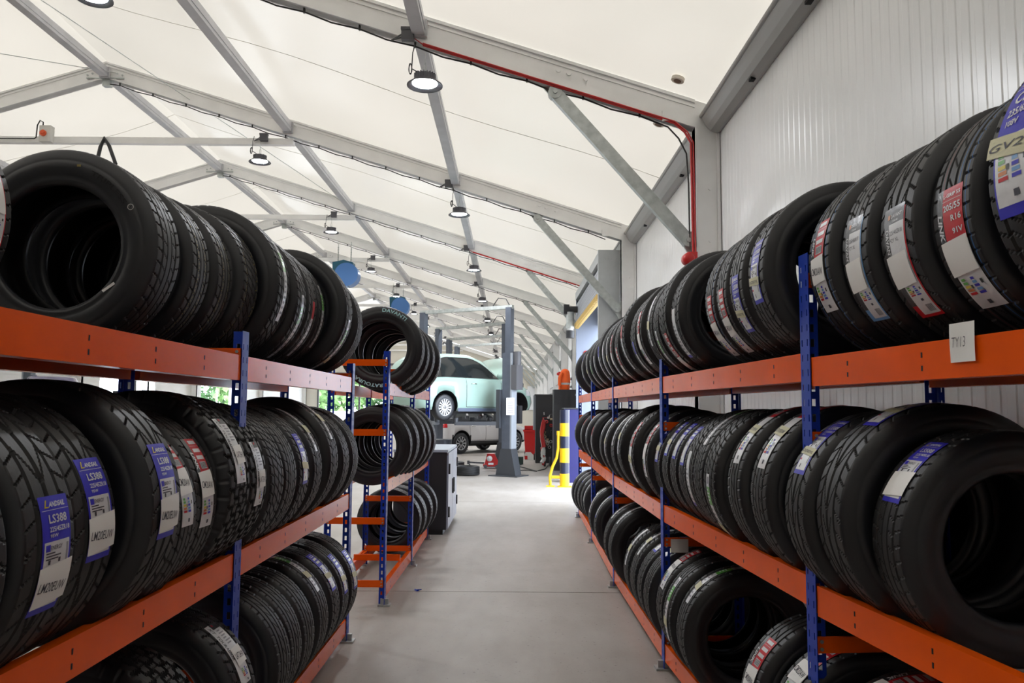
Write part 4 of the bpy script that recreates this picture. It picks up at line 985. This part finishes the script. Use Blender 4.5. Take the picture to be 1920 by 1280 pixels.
    for s in (1, -1):
        for (xa, xb, lo, hi) in spec['win']:
            g_ = MB(); patch(xa, xb, lo, hi, .006, 0, g_, s); gw = g_.build('side_window', GLASS, root)
            g_ = MB(); patch(xa - .02, xb + .02, lambda x: lo(x) - .012, lambda x: lo(x) + .004, .009, 0, g_, s); patch(xa - .02, xb + .02, lambda x: hi(min(max(x, xa), xb)) - .004, lambda x: hi(min(max(x, xa), xb)) + .014, .009, 0, g_, s); g_.build('window_trim', CARBLK, gw)
        sm_ = MB()
        for x in spec['seams']:
            pts = [(x, s * (ys(x, z) + .001), z) for z in [spec['sillz'] + .06 + i * (spec['beltz'] - spec['sillz'] - .06) / 8 for i in range(9)]]; sm_.tube(pts, .006, 5)
        for xa, xb in spec['bottomseam']: sm_.tube([(xa + (xb - xa) * i / 8, s * (ys(xa + (xb - xa) * i / 8, spec['sillz'] + .06) + .001), spec['sillz'] + .06) for i in range(9)], .006, 5)
        sm_.build('door_gap', CARBLK, root)
        for hx in spec['handles']:
            h_ = MB(); z = spec['beltz'] - .12; h_.tube([(hx - .08, s * (ys(hx, z) + .004), z), (hx - .05, s * (ys(hx, z) + .03), z + .005), (hx + .05, s * (ys(hx, z) + .03), z + .005), (hx + .08, s * (ys(hx, z) + .004), z)], .011, 6); h_.build('door_handle', CHROME, root)
        h_ = MB(); mx_ = spec['mirror']; h_.lathe([(0, -.09), (.06, -.07), (.075, 0), (.06, .07), (0, .09)], 12, 0, 'y', Matrix.Translation((mx_, s * (ys(mx_, spec['beltz']) + .1), spec['beltz'] + .08))); h_.build('door_mirror', spec['paint'], root)
        h_ = MB(); z = spec['tailz']; patch(x0 + .03, x0 + .22, lambda x: z, lambda x: z + .16, .008, 0, h_, s, 4, 3); h_.build('tail_lamp', TAIL, root)
        h_ = MB(); patch(x1 - .35, x1 - .1, lambda x: spec['headz'], lambda x: spec['headz'] + .14, .008, 0, h_, s, 4, 3); h_.build('head_lamp', HEADL, root)
        h_ = MB(); patch(.0 + ar, wb - ar, lambda x: spec['sillz'] - .04, lambda x: spec['sillz'] + .035, .012, 0, h_, s, 10, 2); h_.build('sill', spec.get('sill', CARBLK), root)
        for xx in (0, wb):
            if xx == wb and spec.get('nofront'):
                d_ = MB(); d_.cyl((xx, s * .62, spec['hz']), (xx, s * .645, spec['hz']), .13, 24); d_.cyl((xx, s * .5, spec['hz']), (xx, s * .68, spec['hz']), .06, 16); d_.box((xx - .17, s * .64 - .06, spec['hz'] - .05), (xx - .09, s * .64 + .06, spec['hz'] + .1), 1); d_.cyl((xx, s * .55, spec['hz'] + .1), (xx, s * .5, spec['hz'] + .42), .05, 12, 1); d_.build('brake_disc', [mat('worn_steel', (.20, .17, .15), .5, .6), CARBLK], root)
            else: wheel(root, (xx, s * (spec['tw']), spec['hz']), wr, spec['ww'], s, spec['spokes'], spec['wstyle'])
    # rear bumper and rear window
    g_ = MB(); xr = spec['rearwin']; v = []
    for i in range(5):
        for j in range(9):
            z = xr[1] + (xr[2] - xr[1]) * i / 4; xx = xr[0] + xr[3] * i / 4; v.append((xx - .012, (-.5 + j / 8) * 2 * (.56 - .05 * i), z))
    g_.add(v, [(i * 9 + j, i * 9 + j + 1, (i + 1) * 9 + j + 1, (i + 1) * 9 + j) for i in range(4) for j in range(8)], 0, True); g_.build('rear_window', GLASS, root)
    ub = MB(); ub.box((x0 + .3, -.5, spec['T'][3][1] - .05), (x1 - .3, .5, spec['T'][3][1] + .05)); ub.cyl((0, -.6, spec['hz']), (0, .6, spec['hz']), .045, 10); ub.cyl((x0 + .15, .25, .22), (x0 + .55, .25, .22), .09, 14); ub.build('underbody', CARBLK, root)
    tag(root, label, cat); return root
def S(t): t = max(0, min(1, t)); return t
MINT = mat('mint_paint', (.40, .58, .52), .22, coat=.5); WHT = mat('white_paint', (.68, .67, .68), .22, coat=.5); PURP = mat('purple_paint', (.10, .09, .20), .15, coat=.8)
hatch = dict(paint=MINT, wb=2.3, wr=.29, hz=.29, tw=.70, ww=.18, spokes=15, wstyle=1, sillz=.24, beltz=.93, tailz=.70, headz=.58, mirror=1.62, nofront=True, sill=mat('slate_sill', (.10, .13, .20), .5),
 T=[(-.62, .34, .55, .62, .60, .42), (-.55, .26, .86, .98, .72, .52), (-.40, .22, .92, 1.30, .78, .54), (-.15, .20, .93, 1.44, .81, .55), (.35, .19, .93, 1.49, .815, .56), (.9, .19, .93, 1.485, .815, .56),
    (1.35, .19, .92, 1.38, .81, .54), (1.75, .19, .91, 1.06, .81, .56), (1.98, .19, .88, .93, .81, .62), (2.4, .20, .80, .86, .80, .60), (2.75, .22, .70, .76, .76, .55), (2.92, .30, .55, .60, .62, .40)],
 win=[(-.22, .60, lambda x: .955 - .02 * S((.0 - x) / .3), lambda x: .955 + .43 * S(1 - ((.22 - x) / .46) ** 2 if x < .22 else 1) ** .5), (.60, 1.66, lambda x: .955, lambda x: 1.385 - .42 * max(0, (x - .80) / .86) ** 1.8)],
 seams=(.60, 1.70), bottomseam=((.60, 1.70),), handles=(.82,), rearwin=(-.50, .95, 1.30, .17))
HEAD = R_(90 - 44)
hub = at(835, 763, 17.05)
dirv = Vector((cos(HEAD), sin(HEAD), 0)); rgt = Vector((dirv.y, -dirv.x, 0))
org = hub - rgt * .79 - Vector((0, 0, .29))
mc = car('hatchback_car', org, HEAD, hatch, 'small mint green hatchback raised on the lift with its bonnet open')
bn = MB(); Mb = Matrix.Translation((1.82, 0, .98)) @ Matrix.Rotation(R_(-38), 4, 'Y')
vs = [(x, y, .05 * (1 - (y / .62) ** 2) - .05 * (x / .9) ** 2) for x in (0, .3, .6, .85) for y in (-.62, -.4, 0, .4, .62)]
bn.add(vs + [(x, y, z - .03) for x, y, z in vs], [(i * 5 + j, i * 5 + j + 1, (i + 1) * 5 + j + 1, (i + 1) * 5 + j) for i in range(3) for j in range(4)] + [(20 + i * 5 + j, 20 + (i + 1) * 5 + j, 20 + (i + 1) * 5 + j + 1, 20 + i * 5 + j + 1) for i in range(3) for j in range(4)], 0, True, Mb); bn.build('open_bonnet', MINT, mc)
eb = MB(); eb.box((2.05, -.5, .82), (2.72, .5, .86)); eb.tube([(1.95, -.62, .93), (2.3, -.66, .93), (2.6, -.6, .86), (2.8, -.4, .76)], .05, 8); eb.build('engine_bay', CARBLK, mc)
suv = dict(paint=WHT, wb=2.56, wr=.35, hz=.35, tw=.76, ww=.22, spokes=10, wstyle=0, sillz=.38, beltz=1.02, tailz=.86, headz=.74, mirror=1.75, trimz=.42,
 T=[(-.82, .42, .72, .80, .66, .45), (-.74, .34, 1.00, 1.12, .80, .55), (-.55, .30, 1.05, 1.45, .86, .58), (-.2, .28, 1.05, 1.60, .89, .60), (.4, .27, 1.03, 1.66, .895, .61), (1.1, .27, 1.02, 1.62, .895, .60),
    (1.6, .27, 1.0, 1.38, .89, .58), (2.0, .27, .98, 1.10, .89, .64), (2.6, .28, .92, 1.02, .88, .62), (3.1, .30, .82, .90, .82, .55), (3.3, .40, .65, .70, .68, .42)],
 win=[(-.35, .30, lambda x: 1.09, lambda x: 1.09 + .42 * S(.3 + (x + .35) / .5)), (.40, 1.05, lambda x: 1.07, lambda x: 1.52), (1.12, 1.85, lambda x: 1.06, lambda x: 1.50 - .40 * max(0, (x - 1.3) / .55) ** 1.3)],
 seams=(.36, 1.09, 1.92), bottomseam=((.45, 1.92),), handles=(.52, 1.24), rearwin=(-.66, 1.1, 1.45, .2))
cp = on_floor(865, 851); cp.x = cp.x
org = Vector((cp.x, cp.y, 0)) - rgt * .87
sv = car('crossover_car', org, HEAD, suv, 'white crossover car parked on the floor behind the raised car')
hatch2 = dict(hatch); hatch2.update(paint=PURP, nofront=False, seams=(.60, 1.70))
P = at(98, 701, 21.0); car('hatchback_car', (P.x, 21.0, P.z - 1.50), R_(120), hatch2, 'purple car raised near the white left wall, its roof just showing')
lift((P.x + 1.35, 22.2), (P.x - 1.35, 22.2), 'grey two-post car lift under the purple car by the left wall', False)

# grey steel cabinet at the end of the second left rack
f0 = on_floor(836, 1003); cx1 = f0.x; cy0 = f0.y
r = empty('steel_cabinet', (cx1 - .3, cy0, 0)); o = Vector(r.location); CG = mat('cabinet_grey', (.30, .33, .42), .35); CBK = mat('cabinet_black', (.018, .018, .022), .45); CTOP = mat('cabinet_top', (.36, .41, .48), .4)
hh = .955; m_ = MB(); m_.box((cx1 - .62, cy0, .06), (cx1, cy0 + 1.45, hh)); m_.box((cx1 - .58, cy0 + .03, 0), (cx1 - .04, cy0 + 1.4, .06)); m_.build('body', CBK, r, -o)
m_ = MB(); m_.box((cx1 - .63, cy0 - .01, hh), (cx1 + .012, cy0 + 1.46, hh + .03)); m_.build('top', CTOP, r, -o)
for j, (a, b_) in enumerate(((.01, .71), (.73, 1.44))):
    m_ = MB(); m_.box((cx1, cy0 + a, .07), (cx1 + .02, cy0 + b_, hh - .01)); d_ = m_.build('door', CG, r, -o)
    m_ = MB(); y = cy0 + (.05 if j == 0 else 1.38); m_.cyl((cx1 + .025, y, .2), (cx1 + .025, y, .32), .014, 8); m_.cyl((cx1 + .025, y, .7), (cx1 + .025, y, .82), .014, 8); m_.build('hinge', CBK, d_)
    m_ = MB(); y = cy0 + (.64 if j == 0 else .80); m_.box((cx1 + .02, y - .012, .42), (cx1 + .04, y + .012, .60)); m_.build('handle', CBK, d_)
tag(r, 'low grey and black steel cabinet beyond the second left rack', 'cabinet')

# striped bollard, door guard, blue post box, lockers, bin, jacket
bp_ = on_floor(1059, 913); YEL = mat('safety_yellow', (.80, .52, .01), .35); bx_, by_ = bp_.x, bp_.y + .09
r = empty('bollard', (bx_, by_, 0)); H_ = at(1059, 768, by_).z; bands = [0, .25, .46, .73, .96, 1.21, H_]
m_ = MB()
for i in range(6): m_.cyl((0, 0, bands[i]), (0, 0, bands[i + 1]), .092, 28, i % 2, caps=(i == 5))
m_.build('striped_post', [YEL, mat('bollard_black', (.02, .025, .05), .25)], r)
m_ = MB(); m_.box((-.13, -.13, 0), (.13, .13, .012)); m_.build('base_plate', YEL, r); tag(r, 'yellow and black striped bollard at the doorway edge', 'bollard')
m_ = MB(); gx = bx_ - .15; m_.tube([(gx - .12, by_, .03), (gx - .13, by_, .2), (gx - .08, by_, .38), (gx, by_, .55), (gx + .03, by_, .75), (gx + .03, by_, 1.0)], .028, 10); m_.tube([(gx - .1, by_, .18), (gx + .06, by_, .18)], .03, 8); m_.cyl((gx + .03, by_, .98), (gx + .03, by_, 1.06), .035, 10); m_.box((gx - .2, by_ - .06, 0), (gx - .04, by_ + .06, .02))
tag(m_.build('guard_rail', YEL), 'curved yellow steel guard bracket beside the striped bollard', 'guard rail')
P = at(1076, 767, 16.2); m_ = MB(); m_.box((P.x - .2, 16.1, 0), (P.x + .12, 16.6, P.z)); m_.box((P.x - .22, 16.08, P.z), (P.x + .14, 16.62, P.z + .03), 1); m_.box((P.x - .16, 16.09, .3), (P.x + .06, 16.1, 1.2), 0)
tag(m_.build('blue_bin', [mat('deep_blue', (.008, .008, .11), .4), BLACKP]), 'tall deep blue bin behind the striped bollard', 'bin')
P0 = on_floor(1038, 882); P1 = on_floor(1084, 882); top = at(1050, 730, P0.y).z
r = empty('tool_locker', ((P0.x + P1.x) / 2, P0.y, 0)); o = Vector(r.location); LK = mat('locker_black', (.028, .028, .032), .45)
m_ = MB(); m_.box((P0.x, P0.y, 0), (P1.x, P0.y + .6, top)); m_.build('body', LK, r, -o); m_ = MB(); m_.box((P0.x + .015, P0.y - .015, .08), (P1.x - .015, P0.y, top - .02)); d_ = m_.build('door', LK, r, -o); m_ = MB(); m_.cyl((P1.x - .06, P0.y - .03, top - .13), (P1.x - .06, P0.y - .012, top - .13), .025, 12); m_.build('lock', GALV, d_)
tag(r, 'tall black tool locker behind the striped bollard', 'locker')
# orange work jacket lying folded on top of the locker
jk = MB(); jx = at(1059, 710, P0.y).x; prof = [(.0, .13, .10), (.12, .135, .11), (.17, .14, .11), (.30, .13, .10), (.40, .115, .09), (.46, .10, .08), (.50, .06, .05), (.52, .0, .0)]
for q in range(len(prof) - 1):
    vs = []
    for (h, a, b_) in (prof[q], prof[q + 1]):
        for i in range(24):
            t = 2 * pi * i / 24; rr = 1 + .09 * sin(5 * t + h * 5); vs.append((jx + a * rr * cos(t) + .06 * (h ** 1.5), P0.y + .25 + b_ * rr * sin(t), top + .002 + h))
    jk.add(vs, [(i, (i + 1) % 24, 24 + (i + 1) % 24, 24 + i) for i in range(24)], 1 if q == 1 else 0, True)
jk.tube([(jx - .06, P0.y + .16, top + .42), (jx - .12, P0.y + .12, top + .3), (jx - .12, P0.y + .12, top + .1)], .04, 8)
tag(jk.build('work_jacket', [mat('hi_vis_orange', (.95, .13, .01), .6), mat('reflective_band', (.5, .5, .5), .3)]), 'orange high visibility jacket on the tall black locker', 'jacket')
P2 = on_floor(1002, 868); P3 = on_floor(1037, 868); t2 = at(1010, 741, P2.y).z
m_ = MB(); m_.box((P2.x + .03, P2.y, 0), (P3.x, P2.y + .6, t2)); m_.box((P2.x, P2.y - .01, t2), (P3.x + .02, P2.y + .62, t2 + .03)); m_.box((P2.x - .03, P2.y + .1, .9), (P2.x + .03, P2.y + .5, t2), 1); m_.box((P3.x - .3, P2.y - .03, 1.15), (P3.x - .1, P2.y, 1.25), 2)
tag(m_.build('tool_cupboard', [LK, LIFTL, REDC]), 'black tool cupboard with pale edge beside the tall locker', 'cupboard')
P4 = on_floor(982, 858); P5 = on_floor(1016, 858); r = empty('wheelie_bin', ((P4.x + P5.x) / 2, P4.y + .3, 0)); hw = (P5.x - P4.x) / 2; tz = at(1000, 806, P4.y).z
m_ = MB(); m_.add([(-hw * .8, -.22, .05), (hw * .8, -.22, .05), (hw * .8, .22, .05), (-hw * .8, .22, .05), (-hw, -.3, tz), (hw, -.3, tz), (hw, .3, tz), (-hw, .3, tz)], [(0, 3, 2, 1), (0, 1, 5, 4), (1, 2, 6, 5), (2, 3, 7, 6), (3, 0, 4, 7), (4, 5, 6, 7)])
m_.box((-hw - .02, -.32, tz - .05), (hw + .02, .32, tz)); m_.build('tub', REDC, r); m_ = MB(); m_.box((-hw * .9, .0, tz), (hw * .9, .34, tz + .12)); m_.build('lid', REDC, r)
m_ = MB(); m_.cyl((-hw * .9, .22, .09), (-hw * .7, .22, .09), .09, 14); m_.cyl((hw * .7, .22, .09), (hw * .9, .22, .09), .09, 14); m_.build('wheel', BLACKP, r)
tag(r, 'red wheelie bin between the lift post and the black cupboards', 'bin')
P = on_floor(992, 862); m_ = MB(); m_.prism([(-.13, 0), (.13, 0), (.13, .14), (.05, .22), (-.10, .22), (-.13, .16)], -.07, .07, 0, Matrix.Translation((P.x, P.y, 0)) @ Matrix.Rotation(R_(90), 4, 'X')); m_.box((P.x - .13, P.y - .075, .02), (P.x - .05, P.y + .075, .12), 1)
tag(m_.build('oil_can', [PANELW, REDC]), 'white and red oil can on the floor before the red bin', 'can')
P = on_floor(1006, 862); m_ = MB(); m_.prism([(-.08, 0), (.08, 0), (.08, .16), (.02, .22), (-.08, .18)], -.06, .06, 0, Matrix.Translation((P.x, P.y, 0)) @ Matrix.Rotation(R_(90), 4, 'X')); tag(m_.build('jerry_can', BLACKP), 'small black can beside the white oil can', 'can')
# tool trolley hung with hoses and spanners
tx = at(1027, 800, 20.6).x; ty = 20.6; r = empty('tool_trolley', (tx, ty, 0)); m_ = MB(); m_.box((-.10, 0, .25), (.12, .4, 1.25)); m_.cyl((-.07, .05, 0), (-.07, .05, .25), .03, 8); m_.cyl((.09, .35, 0), (.09, .35, .25), .03, 8); m_.cyl((.09, .05, 0), (.09, .05, .25), .03, 8); m_.cyl((-.07, .35, 0), (-.07, .35, .25), .03, 8); m_.build('frame', BLACKP, r)
rng = random.Random(4)
for i in range(34):
    m_ = MB(); x = rng.uniform(-.12, .12); z = rng.uniform(.35, 1.35); 
    if i % 3 == 0: m_.lathe([(.03, -.01), (.045, 0), (.03, .01), (.02, 0), (.03, -.01)], 12, 0, 'y', Matrix.Translation((x, -.03 - rng.uniform(0, .05), z)))
    elif i % 3 == 1: m_.cyl((x, -.04, z), (x + rng.uniform(-.05, .05), -.05, z + rng.uniform(.05, .14)), .014, 8)
    else: m_.box((x - .03, -.07, z - .02), (x + .03, -.0, z + .03))
    m_.build('tool', [STEEL, BLACKP, REDC, PANELW, mat('tan_cloth', (.45, .36, .24), .8)][rng.choice((0, 1, 1, 0, 2, 4, 3))], r)
tag(r, 'black trolley hung with hand tools beside the tall locker', 'tool trolley')
m_ = MB(); px_ = at(1018, 830, 20.4).x; 
for i in range(6):
    z0, z1 = [(.05, .5), (.3, .9), (.5, 1.15), (.2, .6), (.7, 1.2), (.1, .3)][i]; m_.tube([(px_ + .03 * sin(i + q), 20.4 + .02 * q, z0 + (z1 - z0) * q / 5) for q in range(6)], .03 + .012 * (i % 3), 8, i % 2)
tag(m_.build('rag_bundle', [REDC, PANELW]), 'red and white rags hanging beside the tool trolley', 'rags')
# trolley jack
P = on_floor(918, 877); r = empty('trolley_jack', (P.x, P.y, 0)); m_ = MB(); m_.prism([(-.13, .06), (.19, .06), (.22, .16), (.12, .36), (-.06, .36), (-.10, .2)], -.14, .14, 0, Matrix.Rotation(R_(90), 4, 'X')); m_.box((-.16, -.15, .05), (.24, .15, .1)); m_.build('body', REDC, r)
m_ = MB(); m_.lathe([(.0, -.15), (.07, -.15), (.07, -.142)], 20, 0, 'y', Matrix.Translation((-.0, 0, .24))); m_.box((-.03, -.152, .09), (.10, -.148, .14), 0); m_.build('badge', PAPER, r)
m_ = MB(); m_.bar((-.14, 0, .12), (-.52, -.05, .14), .05, .04); m_.box((-.56, -.1, .1), (-.5, .02, .18)); m_.cyl((-.5, -.08, .0), (-.5, -.08, .1), .02, 8); m_.build('lift_arm', GREYP, r); m_ = MB(); m_.bar((.20, 0, .10), (.6, .1, .14), .06, .05); m_.box((.3, -.08, .08), (.5, .1, .2)); m_.build('handle_socket', GREYP, r); m_ = MB(); m_.box((-.1, -.14, .03), (.18, .14, .06))
for x in (-.1, .18):
    for y in (-.14, .14): m_.cyl((x, y - .02, .045), (x, y + .02, .045), .045, 12)
m_.build('wheels', GREYP, r); tag(r, 'red trolley jack on the workshop floor by the lift', 'jack')
for i, (pts, lab) in enumerate((([(952, 880), (968, 874), (985, 878), (1005, 884), (1022, 880), (1033, 866), (1038, 850)], 'black hose curling on the floor from the lift to the trolley'), ([(948, 886), (965, 883), (990, 882), (1012, 885)], 'second black lead lying flat beside the hose'))):
    c = [on_floor(*p) + Vector((0, 0, .014)) for p in pts]; q = []
    for a, b_ in zip(c[:-1], c[1:]): q += [a.lerp(b_, t / 4) for t in range(4)]
    m_ = MB(); m_.tube(q, .012, 6); tag(m_.build('floor_hose', BLKW), lab, 'hose')
P = on_floor(985, 872); m_ = MB(); m_.bar((P.x - .5, P.y + .5, .1), (P.x - .1, P.y + .4, .12), .08, .05); m_.box((P.x - .2, P.y + .3, 0), (P.x - .05, P.y + .5, .2)); m_.box((P.x - .55, P.y + .4, 0), (P.x - .4, P.y + .6, .16)); tag(m_.build('jack_stand', mat('dark_green', (.03, .06, .045), .5)), 'dark low jack arm on the floor right of the lift post', 'jack')
# dark drum and seat-like bundle under the rear of the mint car
P = on_floor(826, 880); m_ = MB(); m_.lathe([(0, .72), (.24, .72), (.25, .70), (.25, .5), (.257, .48), (.25, .46), (.25, .26), (.257, .24), (.25, .22), (.25, .0)], 28, 0, 'z', Matrix.Translation((P.x, P.y + .3, 0))); tag(m_.build('oil_drum', mat('drum_grey', (.07, .075, .09), .4)), 'dark grey drum under the tail of the mint car', 'drum')
# rail and pipes along the right wall beyond the door
for i, z in enumerate((1.95, 2.2, 2.45)):
    m_ = MB(); m_.tube([(XW - .12, FR[4] + .3, z), (XW - .12, FR[8], z)], .022, 8)
    for k in range(5, 8): m_.box((XW - .14, FR[k] - 2.02, z - .03), (XW - .002, FR[k] - 1.98, z + .03))
    tag(m_.build('air_pipe', mat('pipe_grey', (.22, .23, .24), .4, .5)), '%s grey pipe along the right wall beyond the roller door' % ['lowest', 'middle', 'topmost'][i], 'pipe', 'wall pipes')
P = at(1002, 742, YE - .1); m_ = MB(); m_.box((P.x - .5, YE - .02, P.z - 1.0), (P.x + .4, YE + .09, P.z + .7)); tag(m_.build('notice_board', mat('board_white', (.8, .82, .85), .4)), 'white board on the far gable wall', 'board')
# anchor scraps on the floor
for i, (px, py, lab) in enumerate(((676, 1070, 'small crumpled foil scrap under the second left rack'), (1083, 962, 'small grey scrap by the foot of the right rack'), (783, 1108, 'blue plastic scrap on the floor joint'))):
    P = on_floor(px, py); m_ = MB(); rng = random.Random(i)
    vs = [(P.x + rng.uniform(-.03, .03), P.y + rng.uniform(-.03, .03), rng.uniform(.002, .02)) for _ in range(9)]; m_.add(vs, [(0, 1, 2), (2, 3, 4), (4, 5, 6), (6, 7, 8), (1, 4, 7), (0, 5, 8), (3, 6, 0)]); tag(m_.build('litter', [STEEL, GREYP, BLUE][i]), lab, 'litter')
